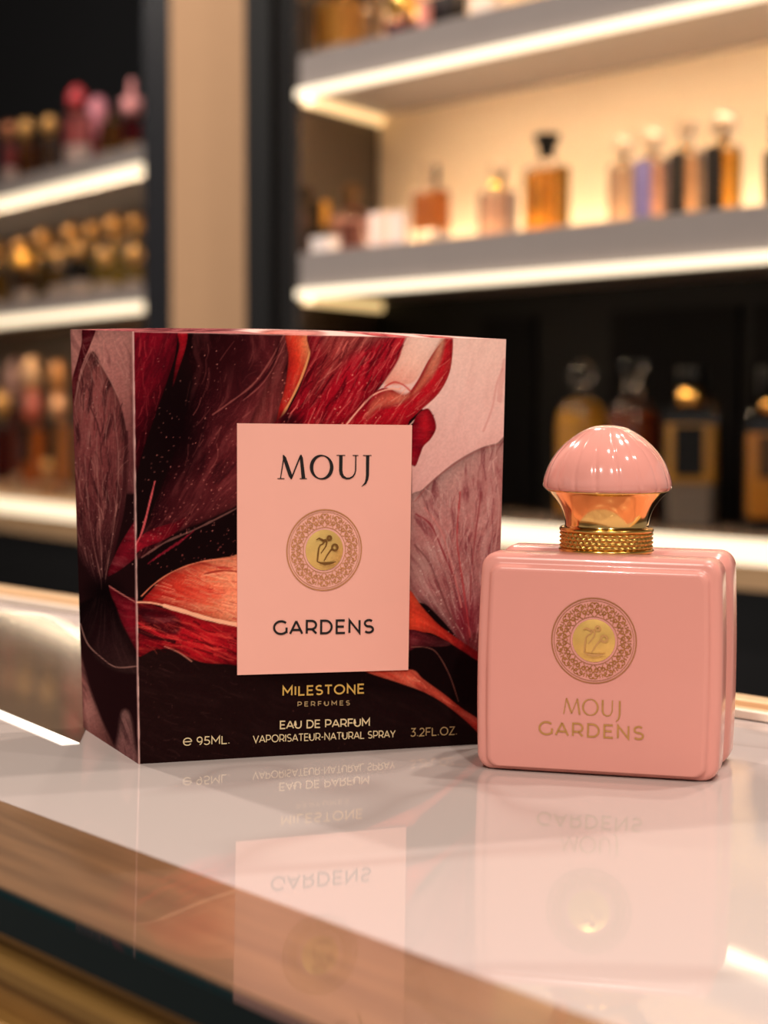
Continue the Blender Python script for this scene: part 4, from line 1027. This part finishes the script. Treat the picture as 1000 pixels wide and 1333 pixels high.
sb(UL, 'bottle with big bright pink ball stopper behind the salmon pink bottle', H1, 130, 0, 26, 58, t=.16, liq=(204, 96, 100, 1), neck=(12, 6, ((236, 130, 140), .3, 0.0)), cap=('ball', 29, 44, ((255, 158, 172), .3, 0.0)), z=y1)
sb(UL, 'dark brown bottle with gold neck and black cap between pink stopper and pink cap', H1, 148, 0, 36, 52, t=.06, liq=(120, 70, 18, 1), foot=.26, ft=(220, 170, 110), neck=(12, 10, GOLDC), cap=('cyl', 11, 12, BLK), z=y1)
sb(UL, 'dark red bottle with pink dome cap and black pin at the right end', H1, 174, 0, 30, 48, t=.05, liq=(112, 16, 28, 1), foot=.3, ft=(222, 170, 110), neck=(16, 3, GOLDC), cap=('pin', 28, 46, ((252, 168, 166), .3, 0.0)), z=y1)
cols2 = [(120, 84, 20), (70, 46, 14), (88, 64, 20), (40, 34, 22), (150, 124, 36), (168, 138, 40), (140, 116, 50)]
wh2 = ['first from the left edge', 'just right of the left edge one with a dark bottle', 'third from the left edge', 'left of the black labelled pair', 'above the black labels', 'second from the black frame', 'next to the black frame']
for i, (px, r_, cp) in enumerate(((-2, 22, 322), (31, 23, 318), (61, 27, 309), (97, 27, 302), (124, 23, 297), (153, 29, 291), (180, 21, 286))):
    k = UL.depth(px, .06)/F; top = (532-cp)*k+r_*k/2; hb = (top-y2)/k
    sb(UL, ['gold ball capped bottle cut off by the left edge of the photo', 'gold ball capped bottle with near black liquid near the left edge', 'gold ball capped bottle with brown liquid, third along the shelf', 'gold ball capped bottle behind the left black label', 'gold ball capped bottle behind the right black label', 'olive bottle with the broadest gold ball cap', 'olive bottle with gold ball cap beside the black frame'][i],
       H2, px, 0, 29, hb-r_-12, t=.10, liq=cols2[i] + (1,), foot=.24, ft=(206, 182, 160), neck=(12, 10, GOLDC), cap=('ball', r_, r_+2, TAN), z=y2)
for i, (px, cp, r_, lc, lab) in enumerate(((33, 343, 34, (90, 50, 12), 'small bottle with wide glowing amber dome cap in front row'), (78, 334, 18, (120, 84, 30), 'small front row bottle with gold ball cap left of the black labels'), (103, 326, 15, (30, 26, 20), 'small front row bottle with black label and white foot'), (138, 335, 19, (160, 130, 40), 'small front row olive bottle with gold ball cap'), (176, 333, 22, (170, 140, 60), 'small front row bottle with pale gold ball cap by the black frame'))):
    k = UL.depth(px, .03)/F; top = (532-cp)*k+r_*k/2; hb = (top-y2)/k
    sb(UL, lab, H2, px, 0, 30 if i != 2 else 42, max(14, hb-r_*(.7 if i == 0 else 1)-4), t=.03, liq=lc + (1,), foot=.42, ft=(226, 204, 188), neck=(10, 4, GOLDC), cap=('dome' if i == 0 else 'ball', r_*1.1, r_*(.7 if i == 0 else 1.0), ((246, 176, 70), .25, .7) if i == 0 else TAN), tag_=(.42, .95, .95, (14, 13, 12)) if i == 2 else None, z=y2)
for px, wd, hb, lc, nk, cp, lab, t_, tg in (
    (3, 30, 92, (90, 22, 12), (14, 10, GOLDC), ('ball', 26, 26, TAN), 'dark red decanter with gold ball stopper at the left edge of the lower left shelf', .05, None),
    (22, 26, 112, (150, 80, 66), (14, 12, ((214, 170, 160), .3, 0.0)), ('dome', 28, 44, ((206, 164, 156), .35, 0.0)), 'slim decanter with pale pink dome cap behind the dark red decanter', .16, None),
    (44, 36, 92, (232, 120, 40), (22, 40, ((176, 84, 62), .3, 0.0)), ('ball', 30, 46, ((224, 176, 130), .3, .3)), 'tall decanter with black band and orange foot under a pale ball stopper', .06, (.45, .98, 1.0, (22, 19, 10))),
    (77, 36, 102, (224, 136, 48), (20, 30, ((222, 160, 110), .3, .3)), ('ball', 24, 44, ((206, 140, 80), .3, .4)), 'tall decanter with dark olive band beside the carton, right of the pale ball stopper', .06, (.42, .98, 1.0, (30, 26, 12))),
    (61, 22, 34, (236, 170, 110), (10, 4, GOLDC), ('cyl', 14, 10, TAN), 'small pale bottle in front of the two tall banded decanters', .02, None)):
    sb(UL, lab, H3, px, 0, wd, hb, kind='rect', t=t_, liq=lc + (1,), foot=.16, ft=(226, 180, 140), neck=nk, cap=cp, tag_=tg, z=y3)
